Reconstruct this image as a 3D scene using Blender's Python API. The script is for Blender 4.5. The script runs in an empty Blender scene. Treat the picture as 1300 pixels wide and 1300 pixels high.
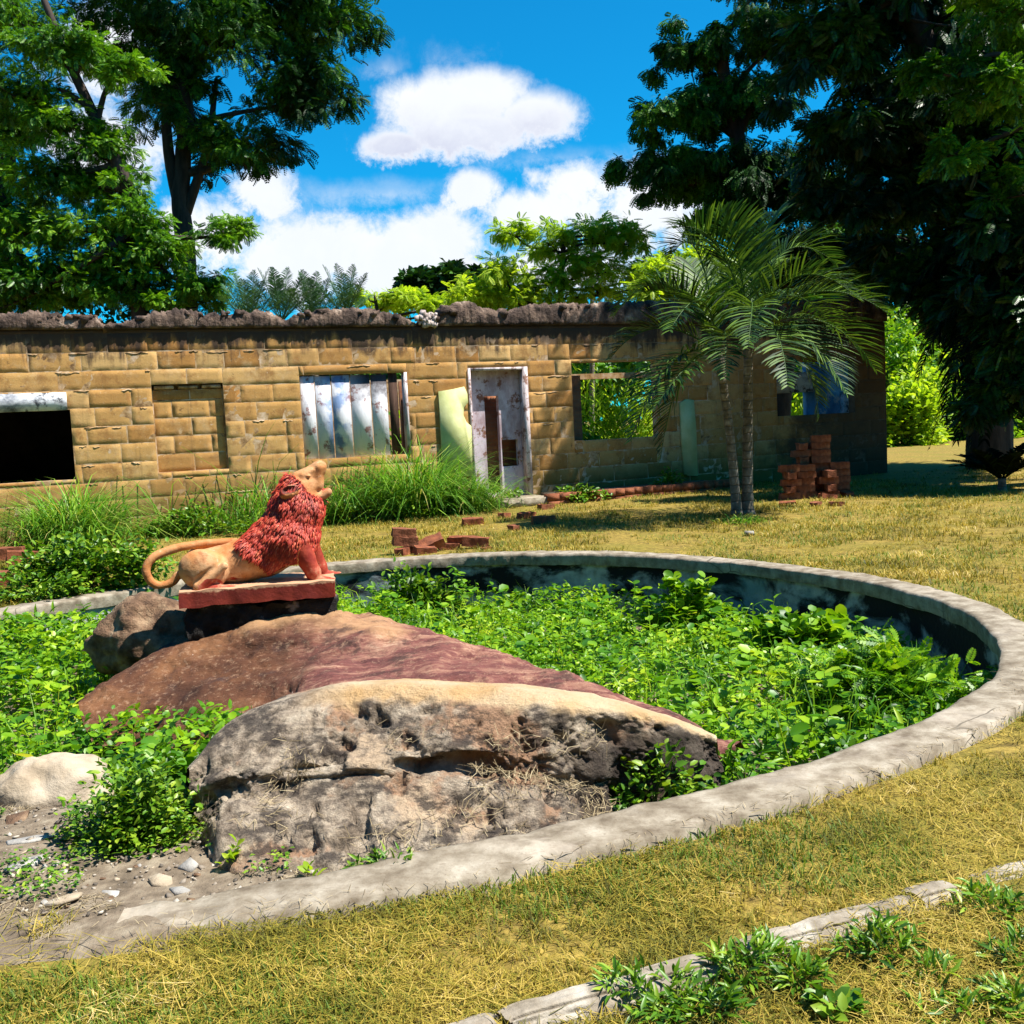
import bpy, math, random
import numpy as np
from mathutils import Matrix, Vector
rng = np.random.default_rng(7); random.seed(7)
SC = bpy.context.scene; COL = SC.collection
R_ = math.radians
# ------------------------------------------------------------------ camera, sky, sun, exposure
F_PX, PITCH, ROLL, H = 1300.0, 0.085, -0.05, 1.6
_F = np.array([0, math.cos(PITCH), -math.sin(PITCH)]); _R0 = np.array([1., 0, 0]); _U0 = np.cross(_R0, _F)
_R = math.cos(ROLL)*_R0 + math.sin(ROLL)*_U0; _U = -math.sin(ROLL)*_R0 + math.cos(ROLL)*_U0
cam = bpy.data.objects.new("camera", bpy.data.cameras.new("camera")); COL.objects.link(cam)
cam.data.sensor_width = 36; cam.data.lens = 36*F_PX/1300; cam.data.clip_start = 0.05; cam.data.clip_end = 5000
m = Matrix.Identity(4)
for i in range(3): m[i][0], m[i][1], m[i][2] = _R[i], _U[i], -_F[i]
m[2][3] = H; cam.matrix_world = m; SC.camera = cam

SUN_EL, SUN_AZ = 60.0, 100.0           # azimuth clockwise from +Y (the view direction): the sun stands to the right
sd = np.array([math.sin(R_(SUN_AZ))*math.cos(R_(SUN_EL)), math.cos(R_(SUN_AZ))*math.cos(R_(SUN_EL)), math.sin(R_(SUN_EL))])
sun = bpy.data.objects.new("sun", bpy.data.lights.new("sun", 'SUN')); COL.objects.link(sun)
sun.data.energy = 5.0; sun.data.angle = R_(0.5); sun.data.color = (1.0, 0.95, 0.86)
sun.rotation_euler = Vector(sd).to_track_quat('Z', 'Y').to_euler()
SC.view_settings.view_transform = 'Standard'; SC.view_settings.look = 'None'
SC.view_settings.exposure = 1.2; SC.view_settings.gamma = 1; SC.view_settings.use_curve_mapping = False
SC.cycles.max_bounces = 6; SC.cycles.diffuse_bounces = 3; SC.cycles.transmission_bounces = 4
SC.cycles.use_denoising = True

def ray(px, py): return _F + (px-650)/F_PX*_R + (650-py)/F_PX*_U
def P(px, py, Y):
    d = ray(px, py); return np.array([0, 0, H]) + d*(Y/d[1])
def G(px, py, z=0.0):
    d = ray(px, py); return np.array([0, 0, H]) + d*((z-H)/d[2])

class NT:
    """small helper to write node trees"""
    def __init__(s, t): s.t = t; t.nodes.clear()
    def n(s, typ, **kw):
        k = s.t.nodes.new(typ)
        ins = kw.pop('i', {})
        for a, b in kw.items(): setattr(k, a, b)
        for a, b in ins.items(): s.set(k.inputs[a], b)
        return k
    def set(s, sock, v):
        if hasattr(v, 'is_output'): s.t.links.new(v, sock)
        else: sock.default_value = v
    def math(s, op, a, b=0.0, c=0.0, clamp=False):
        k = s.t.nodes.new('ShaderNodeMath'); k.operation = op; k.use_clamp = clamp
        for q, v in enumerate((a, b, c)): s.set(k.inputs[q], v)
        return k.outputs[0]
    def mix(s, f, a, b, typ='MIX'):
        k = s.t.nodes.new('ShaderNodeMix'); k.data_type = 'RGBA'; k.blend_type = typ
        s.set(k.inputs[0], f); s.set(k.inputs[6], c4(a)); s.set(k.inputs[7], c4(b)); return k.outputs[2]
    def ramp(s, f, stops, interp='LINEAR'):
        k = s.t.nodes.new('ShaderNodeValToRGB'); k.color_ramp.interpolation = interp
        e = k.color_ramp.elements
        while len(e) < len(stops): e.new(0.5)
        for q, (p, c) in enumerate(stops): e[q].position = p; e[q].color = c4(c)
        s.set(k.inputs[0], f); return k.outputs[0]
    def noise(s, vec, scale, detail=4, rough=0.55, dist=0.0):
        k = s.t.nodes.new('ShaderNodeTexNoise'); s.set(k.inputs['Vector'], vec)
        k.inputs['Scale'].default_value = scale; k.inputs['Detail'].default_value = detail
        k.inputs['Roughness'].default_value = rough; k.inputs['Distortion'].default_value = dist
        return k.outputs['Fac']
    def smooth(s, v, lo, hi):
        k = s.t.nodes.new('ShaderNodeMapRange'); k.interpolation_type = 'SMOOTHSTEP'
        s.set(k.inputs[0], v); k.inputs[1].default_value = lo; k.inputs[2].default_value = hi
        return k.outputs[0]
def c4(c):
    if hasattr(c, 'is_output') or not hasattr(c, '__len__'): return c
    return (*c, 1.0) if len(c) == 3 else c

world = bpy.data.worlds.new("World"); SC.world = world; world.use_nodes = True
w = NT(world.node_tree)
sky = w.n('ShaderNodeTexSky', sky_type='NISHITA', sun_disc=False, sun_elevation=R_(SUN_EL), sun_rotation=R_(SUN_AZ))
sky.air_density = 1.0; sky.dust_density = 0.2; sky.ozone_density = 3.0
tc = w.n('ShaderNodeTexCoord'); dirv = tc.outputs['Generated']
sep = w.n('ShaderNodeSeparateXYZ', i={0: dirv})
nzb = w.math('SUBTRACT', w.noise(dirv, 11, 9, 0.6, .3), 0.5); nzf = w.math('SUBTRACT', w.noise(dirv, 42, 10, 0.72, .25), 0.5)
az = w.math('ARCTAN2', sep.outputs[0], sep.outputs[1]); el = w.math('ARCSINE', sep.outputs[2])
az = w.math('ADD', az, w.math('MULTIPLY', nzb, 0.05)); el = w.math('ADD', el, w.math('MULTIPLY', nzf, 0.02))
def blob(px, py, rx, ry, k=1.0):
    d = ray(px, py); d = d/np.linalg.norm(d); a0, e0 = math.atan2(d[0], d[1]), math.asin(d[2])
    u = w.math('DIVIDE', w.math('SUBTRACT', az, a0), rx/F_PX); v = w.math('DIVIDE', w.math('SUBTRACT', el, e0), ry/F_PX)
    q = w.math('SQRT', w.math('ADD', w.math('MULTIPLY', u, u), w.math('MULTIPLY', v, v)))
    return w.math('MULTIPLY', w.math('SUBTRACT', 1.25, q), k)
def vmax(l):
    o = l[0]
    for q in l[1:]: o = w.math('MAXIMUM', o, q)
    return o
cum = [(545, 138, 66, 40), (605, 128, 74, 36), (680, 152, 60, 32), (590, 168, 112, 30), (505, 185, 50, 20)]
low = [(600, 242, 50, 30), (730, 235, 85, 45), (690, 270, 110, 45), (540, 310, 110, 55), (450, 320, 110, 55), (560, 352, 170, 30), (370, 330, 110, 60), (330, 245, 55, 35), (120, 60, 70, 60), (130, 190, 90, 60), (260, 300, 90, 60), (820, 260, 90, 60), (690, 345, 150, 45)]
thin = [(480, 245, 170, 22, .7), (490, 87, 40, 16, .55), (700, 200, 130, 18, .6), (400, 290, 130, 40, .6), (640, 300, 260, 60, .6), (570, 75, 70, 20, .3)]
dn = w.math('MULTIPLY', nzb, 1.6); dn = w.math('ADD', dn, w.math('MULTIPLY', nzf, 1.1))
d1 = w.math('ADD', vmax([blob(*b) for b in cum]), dn); d2 = w.math('ADD', vmax([blob(*b) for b in low]), w.math('MULTIPLY', dn, 1.2)); d3 = w.math('ADD', vmax([blob(*b) for b in thin]), dn)
m12 = w.math('MAXIMUM', w.smooth(d1, 0.02, 0.68), w.math('MULTIPLY', w.smooth(d2, 0.22, 0.8), 0.97))
m3 = w.math('MULTIPLY', w.smooth(d3, 0.1, 1.25), 0.55)
mask = w.math('MAXIMUM', m12, m3)
dens = w.smooth(w.math('MAXIMUM', d1, d2), 0.3, 1.2)
# bases of the clouds are thicker and greyer than their tops
e1 = math.asin(ray(600, 185)[2]/np.linalg.norm(ray(600, 185)))
shade = w.math('MULTIPLY', w.smooth(w.math('ADD', el, w.math('MULTIPLY', nzb, .12)), e1+0.05, e1-0.012), w.smooth(d1, 0.35, 0.9))
cc = w.mix(shade, (0.93, 0.95, 0.98), (0.60, 0.63, 0.78))
cc = w.mix(w.math('MULTIPLY', w.smooth(nzb, -0.12, 0.1), 0.25), cc, (0.70, 0.78, 0.92))
sk = w.mix(1.0, sky.outputs[0], (0.05, 1.12, 1.55), 'MULTIPLY')
# world strength 0.1; clouds carry their own radiance over it
cc10 = w.mix(1.0, cc, (9.6, 9.6, 9.6), 'MULTIPLY')
fin = w.mix(mask, sk, cc10)
bg = w.n('ShaderNodeBackground', i={0: fin, 1: 0.05}); ow = w.n('ShaderNodeOutputWorld', i={0: bg.outputs[0]})

# ------------------------------------------------------------------ helpers: tags, meshes, noise
def tag(o, label=None, cat=None, group=None, kind=None):
    if label: o['label'] = label
    if cat: o['category'] = cat
    if group: o['group'] = group
    if kind: o['kind'] = kind
    return o
def empty(name, loc, rz=0.0):
    o = bpy.data.objects.new(name, None); COL.objects.link(o); o.location = tuple(loc); o.rotation_euler = (0, 0, rz)
    o.empty_display_size = 0.1; return o
def fast_mesh(name, V, faces, mats=(), mi=None, smooth=False, parent=None, attrs=None):
    V = np.asarray(V, np.float32)
    if isinstance(faces, np.ndarray): faces = [faces]
    faces = [np.asarray(f, np.int32) for f in faces if len(f)]
    me = bpy.data.meshes.new(name); me.vertices.add(len(V)); me.vertices.foreach_set('co', V.ravel())
    tot = sum(len(f) for f in faces); lens = np.concatenate([np.full(len(f), f.shape[1], np.int32) for f in faces])
    loops = np.concatenate([f.ravel() for f in faces])
    me.loops.add(len(loops)); me.loops.foreach_set('vertex_index', loops)
    me.polygons.add(tot); me.polygons.foreach_set('loop_start', np.concatenate([[0], np.cumsum(lens)[:-1]]).astype(np.int32))
    if smooth: me.polygons.foreach_set('use_smooth', np.ones(tot, bool))
    for q in mats: me.materials.append(q)
    if mi is not None: me.polygons.foreach_set('material_index', np.asarray(mi, np.int32))
    me.update(calc_edges=True)
    for k, v in (attrs or {}).items():
        a = me.attributes.new(k, 'FLOAT', 'POINT'); a.data.foreach_set('value', np.asarray(v, np.float32))
    me.validate()
    o = bpy.data.objects.new(name, me); COL.objects.link(o)
    if parent is not None: o.parent = parent
    return o
class MB:
    """collects pieces for ONE mesh"""
    def __init__(s): s.V = []; s.F = {}; s.M = {}; s.n = 0
    def add(s, V, F, mat=0):
        V = np.asarray(V, float).reshape(-1, 3); F = [F] if isinstance(F, np.ndarray) else F
        for f in F:
            f = np.asarray(f, int)
            if not len(f): continue
            k = f.shape[1]; s.F.setdefault(k, []).append(f+s.n); s.M.setdefault(k, []).append(np.full(len(f), mat))
        s.V.append(V); s.n += len(V)
    def build(s, name, mats, parent=None, smooth=False):
        ks = sorted(s.F); mats = mats if isinstance(mats, (list, tuple)) else [mats]
        return fast_mesh(name, np.concatenate(s.V), [np.concatenate(s.F[k]) for k in ks], mats, np.concatenate([np.concatenate(s.M[k]) for k in ks]), smooth, parent)
BOXF = np.array([[0, 3, 2, 1], [4, 5, 6, 7], [0, 1, 5, 4], [1, 2, 6, 5], [2, 3, 7, 6], [3, 0, 4, 7]])
def boxv(a, b):
    (x0, y0, z0), (x1, y1, z1) = a, b
    return np.array([[x0, y0, z0], [x1, y0, z0], [x1, y1, z0], [x0, y1, z0], [x0, y0, z1], [x1, y0, z1], [x1, y1, z1], [x0, y1, z1]], float)
def rot(ax, ay, az):
    return np.array(Matrix.Rotation(az, 3, 'Z') @ Matrix.Rotation(ay, 3, 'Y') @ Matrix.Rotation(ax, 3, 'X'))
def _h(i, j, k, s):
    with np.errstate(over='ignore'):
        n = (i.astype(np.uint32)*np.uint32(374761393) + j.astype(np.uint32)*np.uint32(668265263) + k.astype(np.uint32)*np.uint32(2147483647) + np.uint32(s*974711 & 0xffffffff))
        n = (n ^ (n >> np.uint32(13)))*np.uint32(1274126177); n = (n ^ (n >> np.uint32(16)))*np.uint32(2246822519); n ^= n >> np.uint32(15)
    return n.astype(np.float64)/4294967295.0
def vnoise(p, s=0):
    p = np.asarray(p, float); i = np.floor(p).astype(np.int64); f = p-i; f = f*f*(3-2*f); o = 0
    for a in (0, 1):
        for b in (0, 1):
            for c in (0, 1):
                wgt = (f[..., 0] if a else 1-f[..., 0])*(f[..., 1] if b else 1-f[..., 1])*(f[..., 2] if c else 1-f[..., 2])
                o = o + wgt*_h(i[..., 0]+a, i[..., 1]+b, i[..., 2]+c, s)
    return o*2-1
def fbm(p, oct=4, s=0, gain=0.5):
    o = 0; a = 1.; p = np.asarray(p, float)
    for q in range(oct): o = o + a*vnoise(p*2.03**q+q*17.3, s+q); a *= gain
    return o
def unit(v): return v/np.maximum(np.linalg.norm(v, axis=-1, keepdims=True), 1e-9)
def catmull(pts, t):
    pts = np.asarray(pts, float); n = len(pts); x = np.asarray(t)*(n-1); i = np.clip(np.floor(x).astype(int), 0, n-2); f = (x-i).reshape(-1, *([1]*(pts.ndim-1)))
    g = lambda k: pts[np.clip(k, 0, n-1)]
    p0, p1, p2, p3 = g(i-1), g(i), g(i+1), g(i+2)
    return 0.5*(2*p1+(p2-p0)*f+(2*p0-5*p1+4*p2-p3)*f**2+(3*p1-p0-3*p2+p3)*f**3)
def grid_faces(nu, nv, wrap=False):
    u, v = np.meshgrid(np.arange(nu if wrap else nu-1), np.arange(nv-1), indexing='ij'); u = u.ravel(); v = v.ravel(); un = (u+1) % nu
    return np.stack([u*nv+v, un*nv+v, un*nv+v+1, u*nv+v+1], 1)
def tube(pts, rad, ns=8, cap=True):
    pts = np.asarray(pts, float); rad = np.broadcast_to(rad, (len(pts),)); t = unit(np.gradient(pts, axis=0))
    ref = np.array([0.13, 0.31, 1.0]) if abs(t[len(t)//2, 2]) < .8 else np.array([1., .2, .1])
    a = unit(np.cross(t, ref)); b = np.cross(t, a); ph = np.linspace(0, 2*np.pi, ns, endpoint=False)
    V = pts[:, None]+rad[:, None, None]*(np.cos(ph)[None, :, None]*a[:, None]+np.sin(ph)[None, :, None]*b[:, None])
    n = len(pts); i, j = np.meshgrid(np.arange(n-1), np.arange(ns), indexing='ij'); i = i.ravel(); j = j.ravel(); jn = (j+1) % ns
    F = np.stack([i*ns+j, i*ns+jn, (i+1)*ns+jn, (i+1)*ns+j], 1); V = V.reshape(-1, 3)
    if cap:
        V = np.concatenate([V, pts[:1], pts[-1:]]); k = np.arange(ns); kn = (k+1) % ns; o = (n-1)*ns
        return V, [F, np.concatenate([np.stack([np.full(ns, n*ns), kn, k], 1), np.stack([np.full(ns, n*ns+1), o+k, o+kn], 1)])]
    return V, [F]
def stamp(T, TF, pos, axis, nrm, size, side=None):
    """copies of a leaf template (x along axis, y sideways, z along normal) at many places, as one vertex array"""
    axis = unit(axis); s = unit(np.cross(nrm, axis)); n = np.cross(axis, s); size = np.broadcast_to(size, (len(pos),)); sw = size if side is None else side
    V = pos[:, None]+size[:, None, None]*(T[None, :, :1]*axis[:, None]+T[None, :, 2:]*n[:, None])+sw[:, None, None]*T[None, :, 1:2]*s[:, None]
    k = len(T); off = (np.arange(len(pos))*k)[:, None, None]
    return V.reshape(-1, 3), [(np.asarray(f)[None]+off).reshape(-1, np.asarray(f).shape[1]) for f in TF]
OVAL = (np.array([[0, 0, 0], [.3, .27, .07], [.72, .22, .04], [1, 0, -.12], [.72, -.22, .04], [.3, -.27, .07], [.5, 0, 0]]), [np.array([[0, 6, 2, 1], [6, 3, 2, 2], [0, 5, 4, 6], [6, 4, 3, 3]])])
OVAL = (OVAL[0], [np.array([[0, 6, 2, 1], [0, 5, 4, 6]]), np.array([[6, 3, 2], [6, 4, 3]])])
ROUND = (np.array([[0, 0, 0], [.12, .36, .05], [.5, .46, .08], [.88, .28, .03], [1, 0, -.06], [.88, -.28, .03], [.5, -.46, .08], [.12, -.36, .05], [.5, 0, -.03]]),
         [np.array([[0, 8, 2, 1], [8, 4, 3, 2], [0, 7, 6, 8], [8, 6, 5, 4]])])
LANCE = (np.array([[0, 0, 0], [.35, .12, .05], [.35, -.12, .05], [.7, .08, 0], [.7, -.08, 0], [1, 0, -.15], [.35, 0, 0], [.7, 0, -.04]]), [np.array([[1, 6, 7, 3], [6, 2, 4, 7]]), np.array([[0, 6, 1], [0, 2, 6], [3, 7, 5], [7, 4, 5]])])
def pinnate(n=7, ll=.34, lw=.085, droop=.25):
    V = []; F = []
    for q in range(n):
        x = .15+.85*q/(n-1); z = -droop*x*x; l = ll*(1-.45*abs(2*x-1.0)**2)
        for sg in (-1, 1):
            b = len(V); a = np.array([x, 0, z]); d = unit(np.array([.55, sg*.9, -.25])); p = np.array([-.8*sg*sg*d[1]*sg, abs(d[0]), 0])
            p = unit(np.array([d[1]*-sg, d[0]*sg, 0.]))*lw
            V += [a, a+d*l*.5+p, a+d*l, a+d*l*.5-p]; F.append([b, b+1, b+2, b+3])
    b = len(V); V += [[0, .012, 0], [0, -.012, 0], [1, -.006, -droop], [1, .006, -droop]]; F.append([b, b+1, b+2, b+3])
    return np.array(V, float), [np.array(F)]
PIN = pinnate(); PINL = pinnate(6, .38, .10, .45)
def tuftleaf():
    V = []; F = []; 
    for q in range(6):
        a = q*1.05+.3; t = OVAL[0].copy()*[.75, .7, 1]; c, s_ = math.cos(a), math.sin(a)
        t = np.stack([t[:, 0]*c-t[:, 1]*s_, t[:, 0]*s_+t[:, 1]*c, t[:, 2]+.25*(t[:, 0])*((q % 3)-1)], 1); b = len(V); V += list(t); F.append((b, ))
    V = np.array(V); q4 = np.concatenate([OVAL[1][0]+f[0] for f in F]); q3 = np.concatenate([OVAL[1][1]+f[0] for f in F]); return V, [q4, q3]
TUFT = tuftleaf()
def rdir(n): return unit(rng.normal(size=(n, 3)))

# ------------------------------------------------------------------ materials
def new_mat(name):
    mt = bpy.data.materials.new(name); mt.use_nodes = True; return mt, NT(mt.node_tree)
def finish(t, col, rough=0.9, bump=None, bstr=0.4, bdist=0.02, spec=0.25):
    b = t.n('ShaderNodeBsdfPrincipled'); t.set(b.inputs['Base Color'], c4(col)); t.set(b.inputs['Roughness'], rough); b.inputs['Specular IOR Level'].default_value = spec
    if bump is not None:
        k = t.n('ShaderNodeBump'); k.inputs['Strength'].default_value = bstr; k.inputs['Distance'].default_value = bdist; t.set(k.inputs['Height'], bump); t.set(b.inputs['Normal'], k.outputs[0])
    t.n('ShaderNodeOutputMaterial', i={0: b.outputs[0]}); return b
def leaf_mat(name, stops, trans=0.35, rough=0.5, spec=0.35, patch=None):
    mt, t = new_mat(name); g = t.n('ShaderNodeNewGeometry'); r = g.outputs['Random Per Island']
    if patch:
        r = t.math('ADD', t.math('MULTIPLY', r, 1-patch[1]), t.math('MULTIPLY', t.smooth(t.noise(g.outputs['Position'], patch[0], 3), .3, .7), patch[1]))
    col = t.ramp(r, stops)
    b = t.n('ShaderNodeBsdfPrincipled', i={'Base Color': col, 'Roughness': rough}); b.inputs['Specular IOR Level'].default_value = spec
    tr = t.n('ShaderNodeBsdfTranslucent', i={0: t.mix(1.0, col, (1.3, 1.25, .6), 'MULTIPLY')})
    mx = t.n('ShaderNodeMixShader', i={0: trans, 1: b.outputs[0], 2: tr.outputs[0]}); t.n('ShaderNodeOutputMaterial', i={0: mx.outputs[0]}); return mt
def obj_noise_mat(name, stops, scale, detail=6, rough=.9, bstr=.4, bscale=None, bdist=.02, stretch=(1, 1, 1), extra=None, spec=.2):
    mt, t = new_mat(name); tc = t.n('ShaderNodeTexCoord'); mp = t.n('ShaderNodeMapping', i={0: tc.outputs['Object']}); mp.inputs['Scale'].default_value = stretch
    v = mp.outputs[0]; col = t.ramp(t.noise(v, scale, detail, .6), stops)
    if extra: col = extra(t, tc.outputs['Object'], col)
    finish(t, col, rough, t.noise(v, bscale or scale*4, 6, .65), bstr, bdist, spec); return mt
M = {}
M['leaf_dark'] = leaf_mat('leaf_dark', [(0, (.003, .012, .003)), (.5, (.008, .035, .006)), (.85, (.025, .09, .008)), (1, (.07, .18, .012))], .15, .45, .35, (.5, .5))
M['leaf_mid'] = leaf_mat('leaf_mid', [(0, (.008, .035, .004)), (.35, (.035, .13, .006)), (.7, (.13, .30, .010)), (1, (.28, .46, .02))], .35, .45, .4, (.6, .5))
M['leaf_darkmid'] = leaf_mat('leaf_darkmid', [(0, (.004, .016, .004)), (.5, (.014, .06, .008)), (.8, (.06, .18, .010)), (1, (.16, .34, .02))], .22, .55, .2, (.45, .6))
M['leaf_lime'] = leaf_mat('leaf_lime', [(0, (.12, .25, .01)), (.5, (.31, .46, .015)), (1, (.50, .60, .05))], .55, .5, .3, (.7, .4))
M['leaf_pool'] = leaf_mat('leaf_pool', [(0, (.012, .055, .004)), (.3, (.06, .19, .006)), (.65, (.19, .36, .008)), (.9, (.36, .50, .02)), (1, (.50, .46, .06))], .38, .42, .35, (1.6, .45))
M['leaf_bush'] = leaf_mat('leaf_bush', [(0, (.015, .055, .005)), (.5, (.09, .22, .008)), (1, (.30, .40, .03))], .3, .42, .4, (3, .3))
M['leaf_blue'] = leaf_mat('leaf_blue', [(0, (.012, .05, .018)), (1, (.07, .16, .05))], .2, .5, .3)
M['palm_leaf'] = leaf_mat('palm_leaf', [(0, (.005, .02, .004)), (.5, (.024, .075, .010)), (1, (.13, .22, .025))], .2, .5, .3)
M['palm_dark'] = leaf_mat('palm_dark', [(0, (.001, .003, .001)), (.7, (.004, .010, .003)), (1, (.014, .032, .008))], .06, .8, .05)
M['tall_grass'] = leaf_mat('tall_grass', [(0, (.04, .13, .012)), (.5, (.10, .27, .02)), (.85, (.22, .38, .04)), (1, (.42, .40, .12))], .35, .5, .3)
M['dry_grass'] = leaf_mat('dry_grass', [(0, (.025, .016, .007)), (.18, (.085, .085, .012)), (.4, (.18, .17, .02)), (.64, (.34, .25, .035)), (.86, (.50, .37, .09)), (1, (.68, .55, .29))], .25, .6, .2, (1.3, .45))
M['olive_grass'] = leaf_mat('olive_grass', [(0, (.03, .07, .008)), (.5, (.10, .18, .014)), (1, (.22, .26, .03))], .3, .55, .25, (2, .3))
M['old_straw'] = leaf_mat('old_straw', [(0, (.07, .05, .03)), (.5, (.22, .165, .09)), (1, (.46, .37, .23))], .15, .7, .15)
M['bark'] = obj_noise_mat('bark', [(.3, (.02, .015, .012)), (.7, (.07, .05, .04))], 6, bstr=.8, stretch=(1, 1, .25))
def grd(t, o, col):
    g = t.smooth(t.noise(o, .9, 4), .42, .62); return t.mix(t.math('MULTIPLY', g, .7), col, (.17, .14, .022))
M['ground'] = obj_noise_mat('ground', [(.25, (.06, .04, .014)), (.5, (.20, .14, .028)), (.75, (.40, .28, .06))], 16, 8, bscale=40, bstr=.8, extra=grd)
M['soil'] = obj_noise_mat('soil', [(.3, (.08, .06, .04)), (.5, (.17, .13, .09)), (.75, (.30, .25, .18))], 11, 8, bscale=45, bstr=.8, bdist=.015)
def conc(t, o, col):
    col = t.mix(t.math('MULTIPLY', t.smooth(t.noise(o, 60, 6, .75), .52, .7), .55), col, (.12, .085, .055)); col = t.mix(t.math('MULTIPLY', t.smooth(t.noise(o, 1.1, 6, .7), .5, .62), .5), col, (.42, .36, .29)); mp = t.n('ShaderNodeMapping', i={0: o}); mp.inputs['Scale'].default_value = (2, 9, 2); mp.inputs['Rotation'].default_value = (0, 0, .5); col = t.mix(t.math('MULTIPLY', t.smooth(t.noise(mp.outputs[0], 4, 7, .7), .56, .66), .45), col, (.15, .11, .075))
    s_ = t.smooth(t.noise(o, 2.2, 5, .7), .56, .72); c = t.mix(t.math('MULTIPLY', s_, .7), col, (.13, .11, .085))
    vo = t.n('ShaderNodeTexVoronoi', feature='DISTANCE_TO_EDGE', i={'Vector': t.mix(.08, o, t.n('ShaderNodeTexNoise', i={'Vector': o, 'Scale': 4.}).outputs['Color'])}); vo.inputs['Scale'].default_value = 1.1
    return t.mix(t.math('MULTIPLY', t.smooth(vo.outputs[0], .008, .002), t.smooth(t.noise(o, 1.1, 3), .52, .6)), c, (.12, .1, .075))
M['concrete'] = obj_noise_mat('concrete', [(.3, (.10, .075, .05)), (.47, (.20, .165, .12)), (.58, (.27, .23, .175)), (.74, (.37, .33, .265))], 8, 10, bscale=30, bstr=.35, extra=conc)
def poolwall():
    mt, t = new_mat('pool_wall'); o = t.n('ShaderNodeTexCoord').outputs['Object']
    mp = t.n('ShaderNodeMapping', i={0: o}); mp.inputs['Scale'].default_value = (1, 1, 1.8)
    a = t.noise(mp.outputs[0], 1.4, 7, .62, .4); base = t.ramp(t.noise(o, 8, 6), [(.3, (.20, .20, .21)), (.7, (.42, .43, .45))])
    base = t.mix(t.smooth(t.noise(o, .9, 4), .5, .68), base, (.13, .20, .22))
    sp = t.n('ShaderNodeSeparateXYZ', i={0: o}); a = t.math('ADD', a, t.math('MULTIPLY', sp.outputs[2], .28)); left = t.smooth(sp.outputs[0], -2.6, -3.8)
    alg = t.math('SUBTRACT', t.smooth(a, .36, .49), t.math('MULTIPLY', left, .6), clamp=True)
    col = t.mix(alg, base, (.006, .007, .009)); finish(t, col, .9, t.noise(o, 25, 6), .4); return mt
M['pool_wall'] = poolwall()
def brickm():
    mt, t = new_mat('red_brick'); o = t.n('ShaderNodeTexCoord').outputs['Object']; oi = t.n('ShaderNodeObjectInfo')
    c = t.ramp(t.noise(o, 12, 6), [(.3, (.09, .026, .013)), (.55, (.24, .072, .03)), (.75, (.38, .15, .065))]); c = t.mix(t.math('MULTIPLY', oi.outputs['Random'], .5), c, (.19, .08, .045))
    finish(t, c, .95, t.noise(o, 45, 5), .5); return mt
M['brick'] = brickm()

# ------------------------------------------------------------------ pool outline (closed curve on the ground)
RIM_PX = [(1000, 725.8), (1096.9, 739.6), (1166, 754.6), (1219, 777.7), (1253.8, 798.5), (1277, 823.9), (1277, 842), (1260.8, 867.7), (1230.8, 892), (1196, 909), (1094.6, 946), (1000, 981), (900, 1008), (800, 1034.6), (719, 1048), (661.5, 1063.5), (530, 1088.8), (429, 1108), (300, 1130), (231, 1143), (461.5, 715), (547.7, 708), (646, 705), (720, 706), (800, 707.7), (915, 712.7), (984.6, 720.8), (0, 781.7), (63.5, 766.3), (111.5, 760.6), (173, 752)]
PC = np.array([-1.07, 8.12])
_q = np.array([G(*p)[:2] for p in RIM_PX])-PC; _th = np.arctan2(_q[:, 1], _q[:, 0]); _rr = np.hypot(_q[:, 0], _q[:, 1])
_A = lambda th: np.stack([np.ones_like(th)]+[f(k*th) for k in (1, 2, 3, 4, 5) for f in (np.cos, np.sin)], 1)
_reg = np.diag([0]+[.02*k**3 for k in (1, 2, 3, 4, 5) for _ in (0, 1)])
_cf = np.linalg.solve(_A(_th).T@_A(_th)+_reg, _A(_th).T@_rr)
def rim_r(th): return _A(np.atleast_1d(th))@_cf
def rim_xy(th, off=0.0):
    th = np.atleast_1d(np.asarray(th, float)); e = 1e-3
    f = lambda t: PC+rim_r(t)[:, None]*np.stack([np.cos(t), np.sin(t)], 1)
    p = f(th); tg = unit(f(th+e)-f(th-e)); n = np.stack([tg[:, 1], -tg[:, 0]], 1); return p+n*np.reshape(off, (-1, 1))
def inside_pool(xy, off=0.0):
    d = xy-PC; return np.hypot(d[:, 0], d[:, 1]) < rim_r(np.arctan2(d[:, 1], d[:, 0]))+off
RIMW = .28
# ------------------------------------------------------------------ ground: one sheet from the rim to the horizon
def ground_z(xy):
    xy = np.asarray(xy, float); d = np.hypot(xy[:, 0]-PC[0], xy[:, 1]-PC[1]); p = np.c_[xy*.35, np.zeros(len(xy))]
    return -.03+.03*fbm(p*2, 3, 5)*np.clip((d-4.6)/1.5, 0, 1)+.25*fbm(p*.12, 2, 9)*np.clip((d-25)/30, 0, 1)
def build_ground():
    nth = 240; th = np.linspace(0, 2*np.pi, nth, endpoint=False)
    offs = [RIMW-.03, RIMW+.1, .6, .9, 1.3, 1.8, 2.4, 3.2, 4.2, 5.5, 7, 9, 12, 16, 21, 28, 38, 55, 80, 130, 220, 400, 800, 1800]
    rows = []
    for o in offs:
        xy = rim_xy(th, o) if o < 3 else PC+(rim_r(th)*(1 if o < 20 else 0)+(o if o < 20 else o+4.4))[:, None]*np.stack([np.cos(th), np.sin(th)], 1)
        z = ground_z(xy) if o > RIMW else np.full(nth, -.04); rows.append(np.c_[xy, z])
    V = np.stack(rows, 1); return fast_mesh('ground', V.reshape(-1, 3), grid_faces(nth, len(offs), True), [M['ground']], smooth=True)
tag(build_ground(), kind='structure')
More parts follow.
